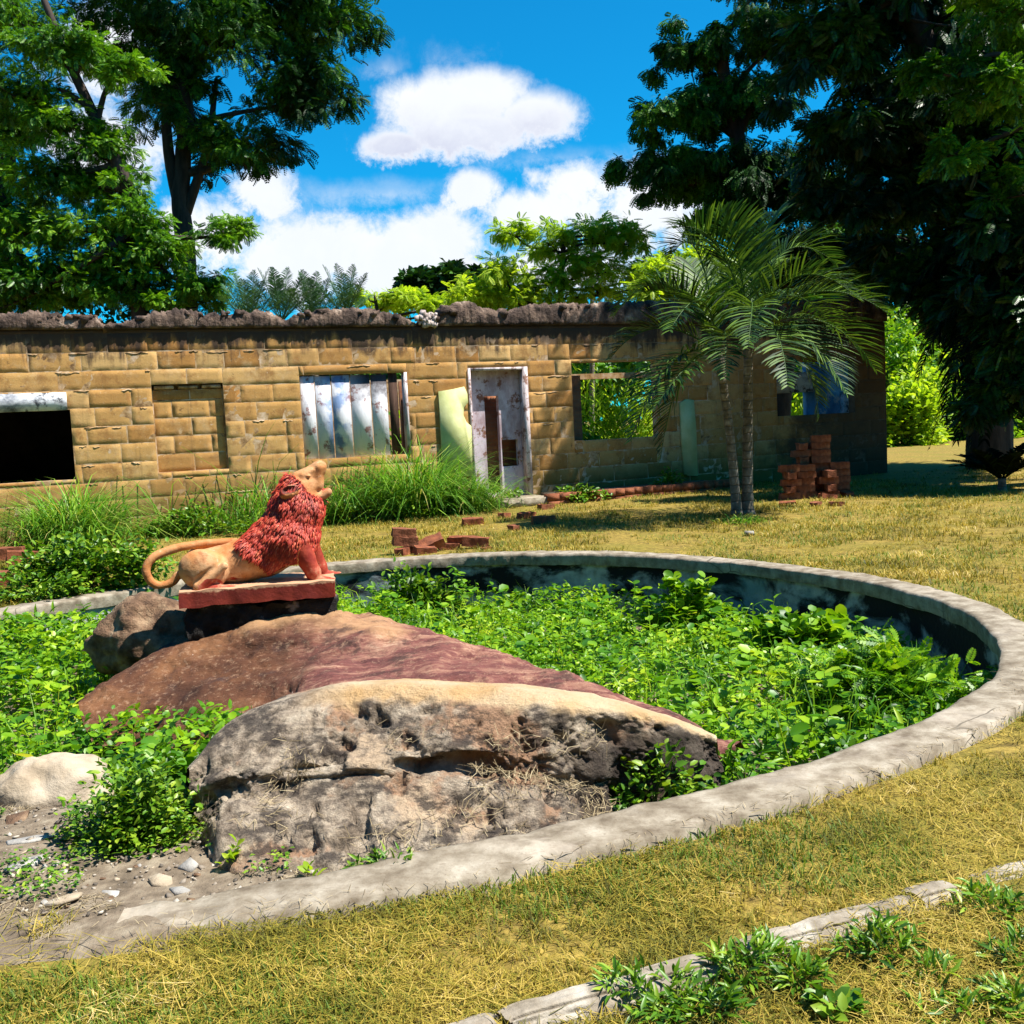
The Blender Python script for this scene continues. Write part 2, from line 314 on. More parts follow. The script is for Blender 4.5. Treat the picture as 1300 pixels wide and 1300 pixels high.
# pool bed: soil, raised at the near side
VT = np.array([(-4.5, 9.5, -.2), (-3, 11.5, -.4), (0, 12, -.52), (2.5, 10.5, -.52), (3, 7.6, -.46), (2.4, 5.9, -.26), (1.6, 5.0, -.2), (0.9, 4.7, -.2), (-2.6, 6.2, -.24), (-1.6, 4.7, -.1), (-3.3, 6.5, -.25), (1., 7.5, -.36), (.2, 9.5, -.46), (-4, 8, -.24)])
def veg_top(xy):
    d2 = (xy[:, None, 0]-VT[None, :, 0])**2+(xy[:, None, 1]-VT[None, :, 1])**2+.15; wt = d2**-1.6; return (wt*VT[:, 2]).sum(1)/wt.sum(1)
def bed_z(xy):
    z = veg_top(xy)-.22; d = xy[:, 1]
    near = np.clip((5.6-d)/1.2, 0, 1)*np.clip((.75-xy[:, 0])/.5, 0, 1); near = near*near*(3-2*near)
    return z*(1-near)+near*(-.035)+.02*fbm(np.c_[xy*3, np.zeros(len(xy))], 3, 31)
def build_bed():
    nth, nr = 160, 40; th = np.linspace(0, 2*np.pi, nth, endpoint=False); V = []
    for k in np.linspace(.004, 1.085, nr): V.append(PC+((rim_r(th)+.02)*k)[:, None]*np.stack([np.cos(th), np.sin(th)], 1))
    xy = np.stack(V, 1).reshape(-1, 2); return fast_mesh('pool_bed_soil', np.c_[xy, bed_z(xy)], grid_faces(nth, nr, True), [M['soil']], smooth=True)
tag(build_bed(), kind='structure')
pool = empty('round_pool', (PC[0], PC[1], 0)); tag(pool, 'round disused concrete pool sunk in the lawn, black stained inner wall, filled with weeds', 'pool')
def build_pool():
    n = 900; a0 = math.atan2(*(G(66, 1186)[:2]-PC)[::-1]); th = np.linspace(a0+.03, a0+2*np.pi-.75, n)
    s = th*4.3; w_out = RIMW-.09*np.clip(1-np.arange(n)/20., 0, 1)+.02*vnoise(np.c_[s*3, s*0, s*0], 3)+.035*np.clip(vnoise(np.c_[s*1.3, s*0, s*0+4], 8), 0, 1)
    w_in = .012*fbm(np.c_[s*6, s*0+7, s*0], 4, 4, .6)+.05*np.clip(vnoise(np.c_[s*1.7, s*0+7, s*0], 14)-.5, 0, 1)
    prof = [(-.02, -.11), (-.028, -.006), (-.020, .014), (.01, .02), (.12, .021), (.235, .02), (.258, .012), (.265, -.06)]
    V = np.zeros((n, len(prof), 3))
    for k, (o, z) in enumerate(prof):
        oo = o+(w_in if o < .03 else (w_out-RIMW if o > .18 else 0)); xy = rim_xy(th, oo); V[:, k, :2] = xy-PC
        V[:, k, 2] = z-.055*np.clip(1-np.arange(n)/26., 0, 1)**1.5*(1+.6*vnoise(np.c_[xy*9, np.zeros(n)], 2))+.005*fbm(np.c_[xy*9, np.zeros(n)], 4, 12, .6)-(.03*np.clip(vnoise(np.c_[xy*2.6, np.full(n, .7)], 33)-.45, 0, 1) if o < .03 or o > .25 else 0)+(.0 if z < 0 else 1)*.012*vnoise(np.c_[xy*.8, np.zeros(n)], 5)
    o = fast_mesh('rim', V.reshape(-1, 3), [grid_faces(n, len(prof)), np.array([list(range(len(prof)))[::-1], [(n-1)*len(prof)+k for k in range(len(prof))]])], [M['concrete']], smooth=False, parent=pool)
    n = 360; th = np.linspace(0, 2*np.pi, n, endpoint=False); zs = [-.03, -.1, -.2, -.35, -.5, -.7, -1.0]; V = np.zeros((n, len(zs), 3))
    for k, z in enumerate(zs):
        xy = rim_xy(th, .012+.008*vnoise(np.c_[th*14, th*0+z*5, th*0], 6)); V[:, k, :2] = xy-PC; V[:, k, 2] = z
    fast_mesh('inner_wall', V.reshape(-1, 3), grid_faces(n, len(zs), True), [M['pool_wall']], smooth=True, parent=pool)
build_pool()

# ------------------------------------------------------------------ ruined building
A0 = np.array([-8.75, 17.5]); AE = np.array([9.25, 25.0]); UD = unit(AE-A0); ND = np.array([UD[1], -UD[0]]); ANG = math.atan2(UD[1], UD[0])
def FC(px, py, off=0.0):
    """pixel -> (s, z) on the facade plane (off metres in front of it)"""
    d = ray(px, py); o = A0+ND*off; t = (o@ND)/(d[:2]@ND); p = d*t; return float((p[:2]-o)@UD), float(p[2]+H)
def FW(s, y, z): q = A0+UD*s-ND*y; return np.array([q[0], q[1], z])
bld = empty('ruined_building', FW(0, 0, 0), ANG); tag(bld, 'long roofless ruin of tan concrete blocks with a crumbling blackened top edge', 'ruin')
def rect(x0, y0, x1, y1):
    a, b, c, d = FC(x0, y0), FC(x1, y0), FC(x0, y1), FC(x1, y1); return [(a[0]+c[0])/2, (b[0]+d[0])/2, (c[1]+d[1])/2, (a[1]+b[1])/2]   # s0,s1,z0,z1
S0, S1, ZT = -5.0, FC(1126, 560)[0], 3.62
W1 = rect(-150, 524, 93, 616); W1[0] = -3.0
INF = rect(196, 487, 287, 598); W2 = rect(383, 474, 519, 580); DR = rect(597, 466, 672, 603); DR[2] = .12
W3 = rect(727, 459, 834, 557); W4 = rect(986, 459, 1085, 526)
OPEN = [W1, INF, W2, DR, W3, W4]
def sub_rect(rs, o):
    out = []
    for (a, b, c, d) in rs:
        if o[1] <= a or o[0] >= b or o[3] <= c or o[2] >= d: out.append((a, b, c, d)); continue
        if o[0] > a: out.append((a, o[0], c, d))
        if o[1] < b: out.append((o[1], b, c, d))
        x0, x1 = max(a, o[0]), min(b, o[1])
        if o[2] > c: out.append((x0, x1, c, o[2]))
        if o[3] < d: out.append((x0, x1, o[3], d))
    return [r for r in out if r[1]-r[0] > .05 and r[3]-r[2] > .04]
def slab_with_holes(mb, s0, s1, z0, z1, y0, y1, holes, mat=0):
    S = sorted({s0, s1, *[min(max(v, s0), s1) for h in holes for v in h[:2]]}); Z = sorted({z0, z1, *[min(max(v, z0), z1) for h in holes for v in h[2:]]})
    solid = lambda i, j: 0 <= i < len(S)-1 and 0 <= j < len(Z)-1 and not any(h[0] <= (S[i]+S[i+1])/2 <= h[1] and h[2] <= (Z[j]+Z[j+1])/2 <= h[3] for h in holes)
    Q = np.array([[0, 1, 2, 3]])
    for i in range(len(S)-1):
        for j in range(len(Z)-1):
            if not solid(i, j): continue
            a, b, c, d = S[i], S[i+1], Z[j], Z[j+1]
            mb.add([[a, y0, c], [b, y0, c], [b, y0, d], [a, y0, d]], Q, mat); mb.add([[a, y1, d], [b, y1, d], [b, y1, c], [a, y1, c]], Q, mat)
            if not solid(i-1, j): mb.add([[a, y1, c], [a, y0, c], [a, y0, d], [a, y1, d]], Q, mat)
            if not solid(i+1, j): mb.add([[b, y0, c], [b, y1, c], [b, y1, d], [b, y0, d]], Q, mat)
            if not solid(i, j-1): mb.add([[a, y1, c], [b, y1, c], [b, y0, c], [a, y0, c]], Q, mat)
            if not solid(i, j+1): mb.add([[a, y0, d], [b, y0, d], [b, y1, d], [a, y1, d]], Q, mat)
def cushion(mb, a, b, c, d, y, proud, mat=0, seed=0, hz=.05, wear=.004):
    """one weathered block face: rounded, dented, proud of the mortar"""
    nx = max(4, int((b-a)/hz)+2); nz = max(4, int((d-c)/hz)+2); u = np.linspace(0, 1, nx); v = np.linspace(0, 1, nz); u[1] = .005; u[-2] = .995; v[1] = .010; v[-2] = .990
    U, Vv = np.meshgrid(u, v, indexing='ij'); x = a+(b-a)*U; z = c+(d-c)*Vv; p = np.stack([x*3, z*3, x*0+seed], -1)
    e = wear*fbm(p*1.7, 2, 77); x = x+e*((U > 0) & (U < 1)); z = z+wear*fbm(p*1.7+9, 2, 78)
    tilt = (random.random()-.5)*.003*(U-.5)+(random.random()-.5)*.002*(Vv-.5); yy = y-proud*(.75+.5*random.random())-tilt-.0012*fbm(p*2.5, 4, 21)-.0008*fbm(p*9, 3, 22)
    edge = (U == 0) | (U == 1) | (Vv == 0) | (Vv == 1); yy = np.where(edge, y+.001, yy); mb.add(np.stack([x, yy, z], -1).reshape(-1, 3), grid_faces(nx, nz), mat)
def wall_mats():
    mt, t = new_mat('block'); o = t.n('ShaderNodeTexCoord').outputs['Object']; g = t.n('ShaderNodeNewGeometry'); sp = t.n('ShaderNodeSeparateXYZ', i={0: o})
    c = t.ramp(g.outputs['Random Per Island'], [(0, (.36, .17, .045)), (.35, (.46, .25, .078)), (.8, (.51, .30, .105)), (1, (.56, .36, .15))])
    c = t.mix(t.math('MULTIPLY', t.smooth(t.noise(o, 3.1, 8, .7), .47, .66), .75), c, (.25, .115, .035)); c = t.mix(t.math('MULTIPLY', t.smooth(t.noise(o, 7, 8, .72), .60, .68), .7), c, (.09, .05, .025))
    c = t.mix(t.math('MULTIPLY', t.smooth(t.noise(o, 22, 4), .58, .72), .35), c, (.66, .50, .30))
    smr = t.math('MULTIPLY', t.smooth(t.noise(o, 1.9, 8, .68), .52, .66), .6); c = t.mix(smr, c, t.ramp(t.noise(o, 10, 5), [(.35, (.36, .20, .075)), (.65, (.54, .37, .19))]))
    gm = t.noise(o, .55, 8, .72); c = t.mix(t.math('MULTIPLY', t.smooth(gm, .44, .62), .5), c, (.33, .165, .05)); st2 = t.n('ShaderNodeMapping', i={0: o}); st2.inputs['Scale'].default_value = (2.6, 1, .22); c = t.mix(t.math('MULTIPLY', t.smooth(t.noise(st2.outputs[0], 2.2, 7, .7), .55, .70), .5), c, (.16, .095, .045))
    nz = t.noise(o, 1.3, 7, .7); top = t.math('ADD', sp.outputs[2], t.math('MULTIPLY', t.math('SUBTRACT', nz, .5), 1.0))
    st = t.n('ShaderNodeMapping', i={0: o}); st.inputs['Scale'].default_value = (3.2, 1, .35); strk = t.noise(st.outputs[0], 1.6, 5, .6); top = t.math('ADD', top, t.math('MULTIPLY', t.math('SUBTRACT', strk, .5), 1.3))
    c = t.mix(t.math('MULTIPLY', t.smooth(top, 3.05, 3.42), .94), c, (.035, .024, .02))
    low = t.math('SUBTRACT', sp.outputs[2], t.math('MULTIPLY', nz, .7)); c = t.mix(t.math('MULTIPLY', t.smooth(low, .6, -.1), .85), c, (.13, .09, .02))
    c = t.mix(t.math('MULTIPLY', t.smooth(t.math('ADD', t.math('MULTIPLY', sp.outputs[0], .16), t.noise(o, .8, 8, .68)), FC(1000, 500)[0]*.16+.42, FC(1000, 500)[0]*.16+.66), .85), c, (.035, .028, .022))  # right end: tree shade put into the block colour as black patches
    finish(t, c, .95, t.noise(o, 26, 9, .75), .45, .014)
    m2, t = new_mat('mortar'); o = t.n('ShaderNodeTexCoord').outputs['Object']; sp = t.n('ShaderNodeSeparateXYZ', i={0: o})
    c = t.ramp(t.noise(o, 5, 6, .65), [(.36, (.12, .065, .03)), (.47, (.40, .25, .12)), (.62, (.58, .44, .31))])
    smr = t.math('MULTIPLY', t.smooth(t.noise(o, 1.9, 8, .68), .52, .66), .6); c = t.mix(smr, c, t.ramp(t.noise(o, 10, 5), [(.35, (.36, .20, .075)), (.65, (.54, .37, .19))]))
    gm = t.noise(o, .55, 8, .72); c = t.mix(t.math('MULTIPLY', t.smooth(gm, .44, .62), .5), c, (.33, .165, .05)); st2 = t.n('ShaderNodeMapping', i={0: o}); st2.inputs['Scale'].default_value = (2.6, 1, .22); c = t.mix(t.math('MULTIPLY', t.smooth(t.noise(st2.outputs[0], 2.2, 7, .7), .55, .70), .5), c, (.16, .095, .045))
    nz = t.noise(o, 1.3, 7, .7); top = t.math('ADD', sp.outputs[2], t.math('MULTIPLY', t.math('SUBTRACT', nz, .5), .9))
    c = t.mix(t.math('MULTIPLY', t.smooth(top, 3.05, 3.42), .94), c, (.035, .026, .022))
    c = t.mix(t.math('MULTIPLY', t.smooth(t.math('ADD', t.math('MULTIPLY', sp.outputs[0], .16), t.noise(o, .8, 8, .68)), FC(1000, 500)[0]*.16+.42, FC(1000, 500)[0]*.16+.66), .85), c, (.035, .028, .022))  # the same painted tree shade, in the mortar colour
    finish(t, c, .95, t.noise(o, 35, 8, .7), .4, .012)
    return mt, m2
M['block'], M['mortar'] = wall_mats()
def mortar_relief(mb):
    # pointing squeezed out of the joints: short ragged ridges
    z = -.05
    for row in range(12):
        z += .325
        for q in range(26):
            s = random.uniform(S0, S1); L = random.uniform(.08, .4); zz = z+random.uniform(-.012, .012)
            if z > ZT-.1 or any(o[0]-L-.03 < s < o[1]+.03 and o[2]-.04 < zz < o[3]+.04 for o in OPEN): continue
            n = 7; t_ = np.linspace(0, 1, n); pts = np.c_[s+L*t_, -.006+.006*rng.random(n), zz+.008*rng.normal(size=n)]; mb.add(*tube(pts, np.r_[.003, .007+.006*rng.random(n-2), .003], 5), 1)
def build_wall():
    mb = MB(); slab_with_holes(mb, S0, S1, -.3, ZT, 0, .22, OPEN, 1); mortar_relief(mb); ch = .325; z = -.05; row = 0
    while z < ZT-.02:
        z1 = min(z+ch+random.uniform(-.012, .012), ZT); beam = abs(z-2.5) < .17
        s = S0-(.3 if row % 2 else 0)-random.random()*.1
        while s < S1:
            L = random.choice([.5, .6, .66, .7, .76, .84]) if not beam else random.uniform(1.2, 2.6); a, b = max(s, S0), min(s+L, S1)
            if b-a > .06:
                g0, g1 = random.choice([.001, .004, .007, .012]), random.choice([.001, .004, .007, .012])
                rs = [(a+g0, b-g1, z+random.choice([.001, .004, .008, .012]), z1-random.choice([.001, .004, .007, .010]))]
                for o in OPEN: rs = sub_rect(rs, o)
                for r in rs: cushion(mb, *r, 0, random.choice([.0005, .001, .0015, .001, .0005, .003]) if not beam else .0015, 0, random.random()*99)
            s += L
        z = z1; row += 1
    # the far side and the gable: plain block walls
    slab_with_holes(mb, S0, S1, -.3, 2.9, 6.0, 6.2, [(W3[0]+1.9, W3[1]+3.9, .1, 2.75)], 1); slab_with_holes(mb, S1-.2, S1, -.3, 3.3, .23, 5.99, [], 1) if False else mb.add(boxv((S1-.2, .225, -.3), (S1, 5.995, .75)), BOXF, 1)
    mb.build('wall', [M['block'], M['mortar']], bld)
build_wall()
LEDGE = [(-300, 395), (0, 398), (60, 396), (122, 396), (130, 407), (165, 403), (185, 398), (240, 391), (262, 395), (300, 391), (335, 390), (362, 401), (372, 396), (400, 391), (440, 386), (470, 392), (500, 399), (528, 405), (545, 402), (560, 390), (600, 383), (640, 391), (680, 386), (720, 384), (760, 381), (800, 383), (900, 378), (1000, 380), (1126, 372)]
M['ledge'] = obj_noise_mat('ledge', [(.3, (.016, .011, .009)), (.46, (.07, .047, .037)), (.60, (.17, .115, .085)), (.76, (.42, .33, .26))], 4, 8, bscale=16, bstr=1.0, bdist=.05)
def build_ledge():
    ss, zz = np.array([FC(*p) for p in LEDGE]).T; n = 1500; s = np.linspace(S0, S1, n); top = np.interp(s, ss, zz)+.035*fbm(np.c_[s*9, s*0, s*0], 6, 3, .72)-.05+.05*np.sign(vnoise(np.c_[s*1.3, s*0+3, s*0], 4))*np.abs(vnoise(np.c_[s*1.3, s*0+3, s*0], 4))**.5
    prof = [(.20, 0), (-.075, 0), (-.09, .15), (-.085, .5), (-.07, .8), (-.02, 1.0), (.08, 1.02), (.19, .97), (.21, .4)]
    hole = np.exp(-((s-FC(540, 412)[0])/.22)**2)
    V = np.zeros((n, len(prof), 3))
    for k, (y, f) in enumerate(prof):
        z = ZT+.006+(top-ZT)*f; V[:, k] = np.c_[s, y+.022*fbm(np.c_[s*9, s*0+k*.6, z*5], 6, 11, .72)+(hole*.12*(1 if y < 0 else 0)), z+(.018*fbm(np.c_[s*16, s*0+k, s*0], 4, 12, .7) if f > .1 else 0)]
    lm = MB(); lm.add(V.reshape(-1, 3), [grid_faces(n, len(prof)), np.stack([np.arange(n-1)*len(prof)+len(prof)-1, np.arange(1, n)*len(prof)+len(prof)-1, np.arange(1, n)*len(prof), np.arange(n-1)*len(prof)], 1)])
    for q in range(190):
        sx = rng.uniform(S0, S1); tz = np.interp(sx, ss, zz); sz = rng.uniform(.03, .10); V = (boxv((-1, -1, -1), (1, 1, 1))*rng.uniform(.5, 1.3, (8, 3))*[sz*1.3, sz*.8, sz*.6])@rot(*rng.uniform(-.5, .5, 2), rng.uniform(0, 6)).T+[sx, rng.uniform(-.06, .12), tz-.10+rng.uniform(-.03, .02)]; lm.add(V, BOXF)
    lm.build('broken_ledge', [M['ledge']], bld)
    mb = MB()
    for q in range(40):
        c = np.array([FC(540, 412)[0]+np.clip(rng.normal()*.12, -.2, .2), -.06-.03*rng.random(), ZT+.02+.22*rng.random()]); sz = rng.uniform(.025, .06); V = (boxv((-1, -1, -1), (1, 1, 1))*rng.uniform(.6, 1.2, (8, 3))*sz)@rot(*rng.uniform(0, 6, 3)).T+c; mb.add(V, BOXF)
    mb.build('ledge_rubble', [obj_noise_mat('ledge_stone', [(.3, (.25, .2, .18)), (.7, (.5, .42, .38))], 8)], bld)
build_ledge()
def stripes(name, a, b, c3, sc, stretch, lo=.4, hi=.6, extra=None):
    mt, t = new_mat(name); o = t.n('ShaderNodeTexCoord').outputs['Object']; mp = t.n('ShaderNodeMapping', i={0: o}); mp.inputs['Scale'].default_value = stretch
    c = t.mix(t.smooth(t.noise(mp.outputs[0], sc, 8, .68), lo, hi), a, b); c = t.mix(t.smooth(t.noise(o, sc*1.7, 7, .7), .54, .62), c, c3)
    if extra: c = extra(t, o, c)
    finish(t, c, .8, t.noise(mp.outputs[0], sc*5, 6), .3); return mt
# filled-in window, left of the lion
mb = MB(); slab_with_holes(mb, INF[0]+.006, INF[1]-.006, INF[2], INF[3]-.1, .10, .2, [], 1); mb.add(boxv((INF[0]-.1, .225, INF[3]-.4), (INF[1]+.1, .27, INF[3]+.1)), BOXF, 1); z = INF[2]; row = 0
while z < INF[3]-.2:
    z1 = min(z+.325, INF[3]-.1); s = INF[0]-(.33 if row % 2 else 0)
    while s < INF[1]:
        a, b = max(s, INF[0]+.015), min(s+.66, INF[1]-.015)
        if b-a > .06: cushion(mb, a+.008, b-.008, z+.010, z1-.008, .10, .0015, 0, random.random()*99)
        s += .66
    z = z1; row += 1
for q in range(3): 
    a = INF[0]+.05+q*(INF[1]-INF[0])/3; mb.add(boxv((a, .05, INF[3]-.085), (a+(INF[1]-INF[0])/3-.08, .2, INF[3]-.02-.02*random.random())), BOXF, 1)
mb.build('block_infill', [M['block'], M['mortar']], bld)
# boards in the middle window: peeling whitewashed planks with a blue patch
def bluep(t, o, c):
    sp = t.n('ShaderNodeSeparateXYZ', i={0: o}); x0 = FC(428, 530)[0]
    f = t.math('MULTIPLY', t.smooth(t.math('ABSOLUTE', t.math('SUBTRACT', sp.outputs[0], x0)), .35, .05), t.smooth(t.noise(o, 3, 6), .42, .55)); c = t.mix(t.math('MULTIPLY', f, .8), c, (.06, .16, .36))
    up = t.math('ADD', sp.outputs[2], t.math('MULTIPLY', t.noise(o, 2.2, 6, .7), 1.1)); rt = t.smooth(sp.outputs[0], FC(425, 500)[0], FC(470, 500)[0])
    return t.mix(t.math('MULTIPLY', t.math('MULTIPLY', t.smooth(up, W2[3]-.1, W2[3]+.35), rt), .95), c, (.03, .025, .03))
M['white_board'] = stripes('white_board', (.33, .33, .36), (.58, .58, .62), (.24, .13, .12), 2.2, (3, 1, .9), .28, .50, bluep)
mb = MB(); ed = [383, 402, 423, 447, 473, 494]
for q in range(5):
    a, b = FC(ed[q]+1, 520)[0], FC(ed[q+1]-.6, 520)[0]; V = boxv((a, .05+.012*(q % 2), W2[2]+.02-.015*(q % 3)), (b, .085+.012*(q % 2), W2[3]-.015-.02*random.random())); mb.add(V, BOXF)
mb.build('window_boards', [M['white_board']], bld)
M['gap_shade'] = obj_noise_mat('gap_shade', [(.3, (.025, .012, .008)), (.7, (.09, .05, .035))], 5, stretch=(4, 4, .5))
M['pale_frame'] = stripes('pale_frame', (.30, .24, .24), (.60, .54, .55), (.15, .08, .06), 3, (2, 2, .6))
s_ = FC(496, 500)[0]; mb = MB(); mb.add(boxv((s_, .06, W2[2]+.01), (s_+.16, .13, W2[3]-.01)), BOXF); mb.build('gap_shade_strip', [M['gap_shade']], bld)  # dark strip standing in for the shade in the gap beside the boards
mb = MB(); mb.add(boxv((W2[1]-.055, -.03, W2[2]), (W2[1]-.003, .18, W2[3]-.003)), BOXF); mb.build('window_jamb', [M['pale_frame']], bld)
# concrete lintel over the left window
M['white_lintel'] = stripes('white_lintel', (.16, .17, .20), (.62, .63, .66), (.05, .05, .06), 1.5, (1, 1, 1.5))
a, b = FC(-100, 500), FC(84, 500); mb = MB(); cushion(mb, -3.0, b[0], W1[3]-.01, W1[3]+.30, -.045, .03, 0, 5, .12); mb.add(boxv((-3.0, -.05, W1[3]-.008), (b[0], .0, W1[3]+.298)), BOXF); mb.build('window_lintel', [M['white_lintel']], bld)
# doorway: peeling plaster partition with a brick room behind, pale jambs
M['plaster_peel'] = stripes('plaster_peel', (.33, .24, .26), (.58, .50, .56), (.20, .09, .06), 1.8, (1.5, 1, .7), .35, .6)
ih = rect(622, 502, 640, 590); ih[2] = .2; ih2 = rect(643, 558, 664, 592)
mb = MB(); slab_with_holes(mb, DR[0]-.3, DR[1]+.5, 0, DR[3]+.1, .235, .36, [ih, ih2]); mb.build('inner_partition', [M['plaster_peel']], bld)
def brickwall():
    mt, t = new_mat('inner_brick'); o = t.n('ShaderNodeTexCoord').outputs['Object']; mp = t.n('ShaderNodeMapping', i={0: o}); mp.inputs['Rotation'].default_value = (R_(90), 0, 0)
    k = t.n('ShaderNodeTexBrick', i={'Vector': mp.outputs[0], 'Color1': (.26, .08, .04, 1), 'Color2': (.36, .14, .06, 1), 'Mortar': (.2, .14, .1, 1)}); k.inputs['Scale'].default_value = 3; finish(t, t.mix(.5, k.outputs[0], t.ramp(t.noise(o, 4, 6), [(.3, (.12, .05, .03)), (.7, (.4, .2, .1))])), .95, k.outputs[1], .3); return mt
M['inner_brick'] = brickwall(); mb = MB(); mb.add(boxv((DR[0]-1.2, .75, -.1), (DR[1]+1.6, .9, 2.6)), BOXF); mb.build('inner_brick_wall', [M['inner_brick']], bld)
mb = MB(); mb.add(boxv((DR[1]-.10, -.04, DR[2]-.1), (DR[1]-.004, .2, DR[3]-.005)), BOXF); mb.add(boxv((DR[0]+.004, -.03, DR[2]), (DR[0]+.05, .2, DR[3]-.005)), BOXF); mb.add(boxv((DR[0]+.052, -.02, DR[3]-.06), (DR[1]-.105, .2, DR[3]-.006)), BOXF); mb.build('door_frame', [M['pale_frame']], bld)
# patches of pale yellow green plaster still on the front
M['yellow_plaster'] = obj_noise_mat('yellow_plaster', [(.3, (.40, .42, .16)), (.6, (.55, .56, .27)), (.8, (.62, .62, .36))], 2.5, 7, bstr=.2, rough=.8)
def patch(pts, y0, y1, name):
    q = np.array([FC(*p) for p in pts]); n = len(q); V = np.r_[np.c_[q[:, 0], np.full(n, y0), q[:, 1]], np.c_[q[:, 0], np.full(n, y1), q[:, 1]]]
    me = [list(range(n)), [n+k for k in range(n)][::-1]]; sides = np.array([[k, n+k, n+(k+1) % n, (k+1) % n] for k in range(n)])
    return fast_mesh(name, V, [np.array(me), sides], [M['yellow_plaster']], parent=bld)
patch([(562, 604), (599, 604), (598, 570), (597, 541), (591, 536), (587, 527), (588, 517), (593, 511), (592, 500), (588, 491), (575, 494), (556, 497)][::-1], 0, -.062, 'plaster_patch')
patch([(868, 604), (884, 604), (882, 545), (879, 508), (870, 507), (862, 512), (864, 560)][::-1], 0, -.062, 'plaster_patch')
def under(child, parent):
    c = [o for o in bld.children if o.name.split('.')[0] == child]; p = [o for o in bld.children if o.name.split('.')[0] == parent][0]
    for o in c: o.parent = p
under('ledge_rubble', 'broken_ledge'); under('gap_shade_strip', 'window_boards'); under('window_jamb', 'window_boards'); under('door_frame', 'inner_partition')
# dark roofed room behind the left window; blue and white inner walls behind the right window
M['blackish'] = obj_noise_mat('blackish', [(.3, (.02, .018, .016)), (.7, (.07, .06, .05))], 3)  # nearly black colour for the walls and ceiling of the room
mb = MB(); e = FC(150, 560)[0]; mb.add(boxv((-4.5, .225, 2.75), (e, 5.0, 2.9)), BOXF); mb.add(boxv((e-.15, .226, -.1), (e, 4.8, 2.745)), BOXF); mb.add(boxv((-4.5, 4.85, -.1), (e, 5.0, 2.745)), BOXF); mb.add(boxv((-4.65, .226, -.1), (-4.5, 5.0, 2.9)), BOXF); mb.build('roofed_room', [M['blackish']], bld)
M['blue_wall'] = stripes('blue_wall', (.05, .20, .42), (.16, .42, .70), (.5, .55, .6), 1.6, (1, 1, .6))
a = FC(1024, 500, -1.6)[0]; b = FC(1080, 500, -1.6)[0]; mb = MB(); mb.add(boxv((a, 1.6, .0), (b, 1.75, 2.9)), BOXF); mb.build('blue_inner_wall', [M['blue_wall']], bld)
a = FC(1068, 500, -1.3)[0]; mb = MB(); mb.add(boxv((a, 1.2, .0), (a+.7, 1.35, 2.0)), BOXF); mb.add(boxv((W4[0]-.4, 1.5, 2.05), (FC(1030, 500, -1.6)[0], 1.7, 2.55)), BOXF); mb.build('white_inner_wall', [M['white_lintel']], bld)
# low brick kerb along the foot of the front, doorstep
kerb = empty('brick_kerb', FW(0, 0, 0), ANG); tag(kerb, 'low overgrown red brick kerb along the foot of the ruin right of the door', 'kerb')
a, b = FC(690, 600, .9)[0], FC(926, 600, .9)[0]; mb = MB(); s = a
while s < b:
    L = random.uniform(.22, .27)
    for k in range(2): mb.add(boxv((s+.004, -1.1+random.uniform(-.02, .02), -.1+.15*k), (s+L-.006, -.86, .045+.15*k-random.uniform(0, .012))), BOXF)
    s += L
mb.build('brick_course', [M['brick']], kerb)
mb = MB(); mb.add(boxv((a+.3, -.85, -.1), (b-.2, -.07, .16)), BOXF); mb.build('earth_fill', [M['soil']], kerb)
stp = empty('door_step', FW(0, 0, 0), ANG); tag(stp, 'worn pale concrete step in front of the doorway of the ruin', 'step')
a, b = FC(622, 610, .6)[0], FC(690, 610, .6)[0]; mb = MB(); cushion(mb, a, b, -.05, .13, -1.0, .01, 0, 3); mb.add(boxv((a, -.999, -.05), (b, -.05, .13)), BOXF); mb.build('step_block', [M['concrete']], stp)

# ------------------------------------------------------------------ boulders (lofted from profiles)
def loft(name, stations, nu, nv, disp, mat, scale=5.0, seed=0, parent=None, ridged=0.0, hollow=False):
    C_ = np.array([[P(*p) for p in s] for s in stations]); A = catmull(C_, np.linspace(0, 1, nu)); B = catmull(A.transpose(1, 0, 2), np.linspace(0, 1, nv)).transpose(1, 0, 2)
    n = unit(np.cross(np.gradient(B, axis=0), np.gradient(B, axis=1))); n = n*np.sign(np.mean(n[nu//2, nv//3:, 2])+1e-9)
    d = disp*fbm(B*scale, 5, seed, .55)+(0 if hollow else .028); vv = np.broadcast_to(np.linspace(0, 1, nv)[None, :], d.shape)
    if hollow: wv = np.clip((vv-.30)/.16, 0, 1); wv = wv*wv*(3-2*wv); d = d*(.35+.65*wv); ridged = ridged*wv
    if np.any(ridged): d = d-ridged*np.clip(fbm(B*scale*1.3+5, 5, seed+9, .62)-.12, 0, 1)
    if hollow:   # the ledge line breaks up into separate hollows and stones
        v = np.linspace(0, 1, nv)[None, :]; u = np.linspace(0, 1, nu)[:, None]; lip = .70+.02*np.sin(u*17); k = np.clip(.12+1.9*fbm(np.stack([B[..., 0]*4.5, B[..., 0]*0, B[..., 0]*0+3], -1), 3, 17), -.5, 1.3)
        d = d-.06*k*np.exp(-((v-lip)/.055)**2); d = d+.035*np.clip(fbm(B*11+3, 3, 23), 0, 1)*np.exp(-((v-.78)/.06)**2)
    B = B+n*d[..., None]; F = grid_faces(nu, nv)
    o = fast_mesh(name, B.reshape(-1, 3), [F], [mat], smooth=True, parent=parent, attrs={'v': vv.ravel()}); me = o.data
    if np.mean([p.normal.z for p in me.polygons]) < 0: me.flip_normals()
    return o
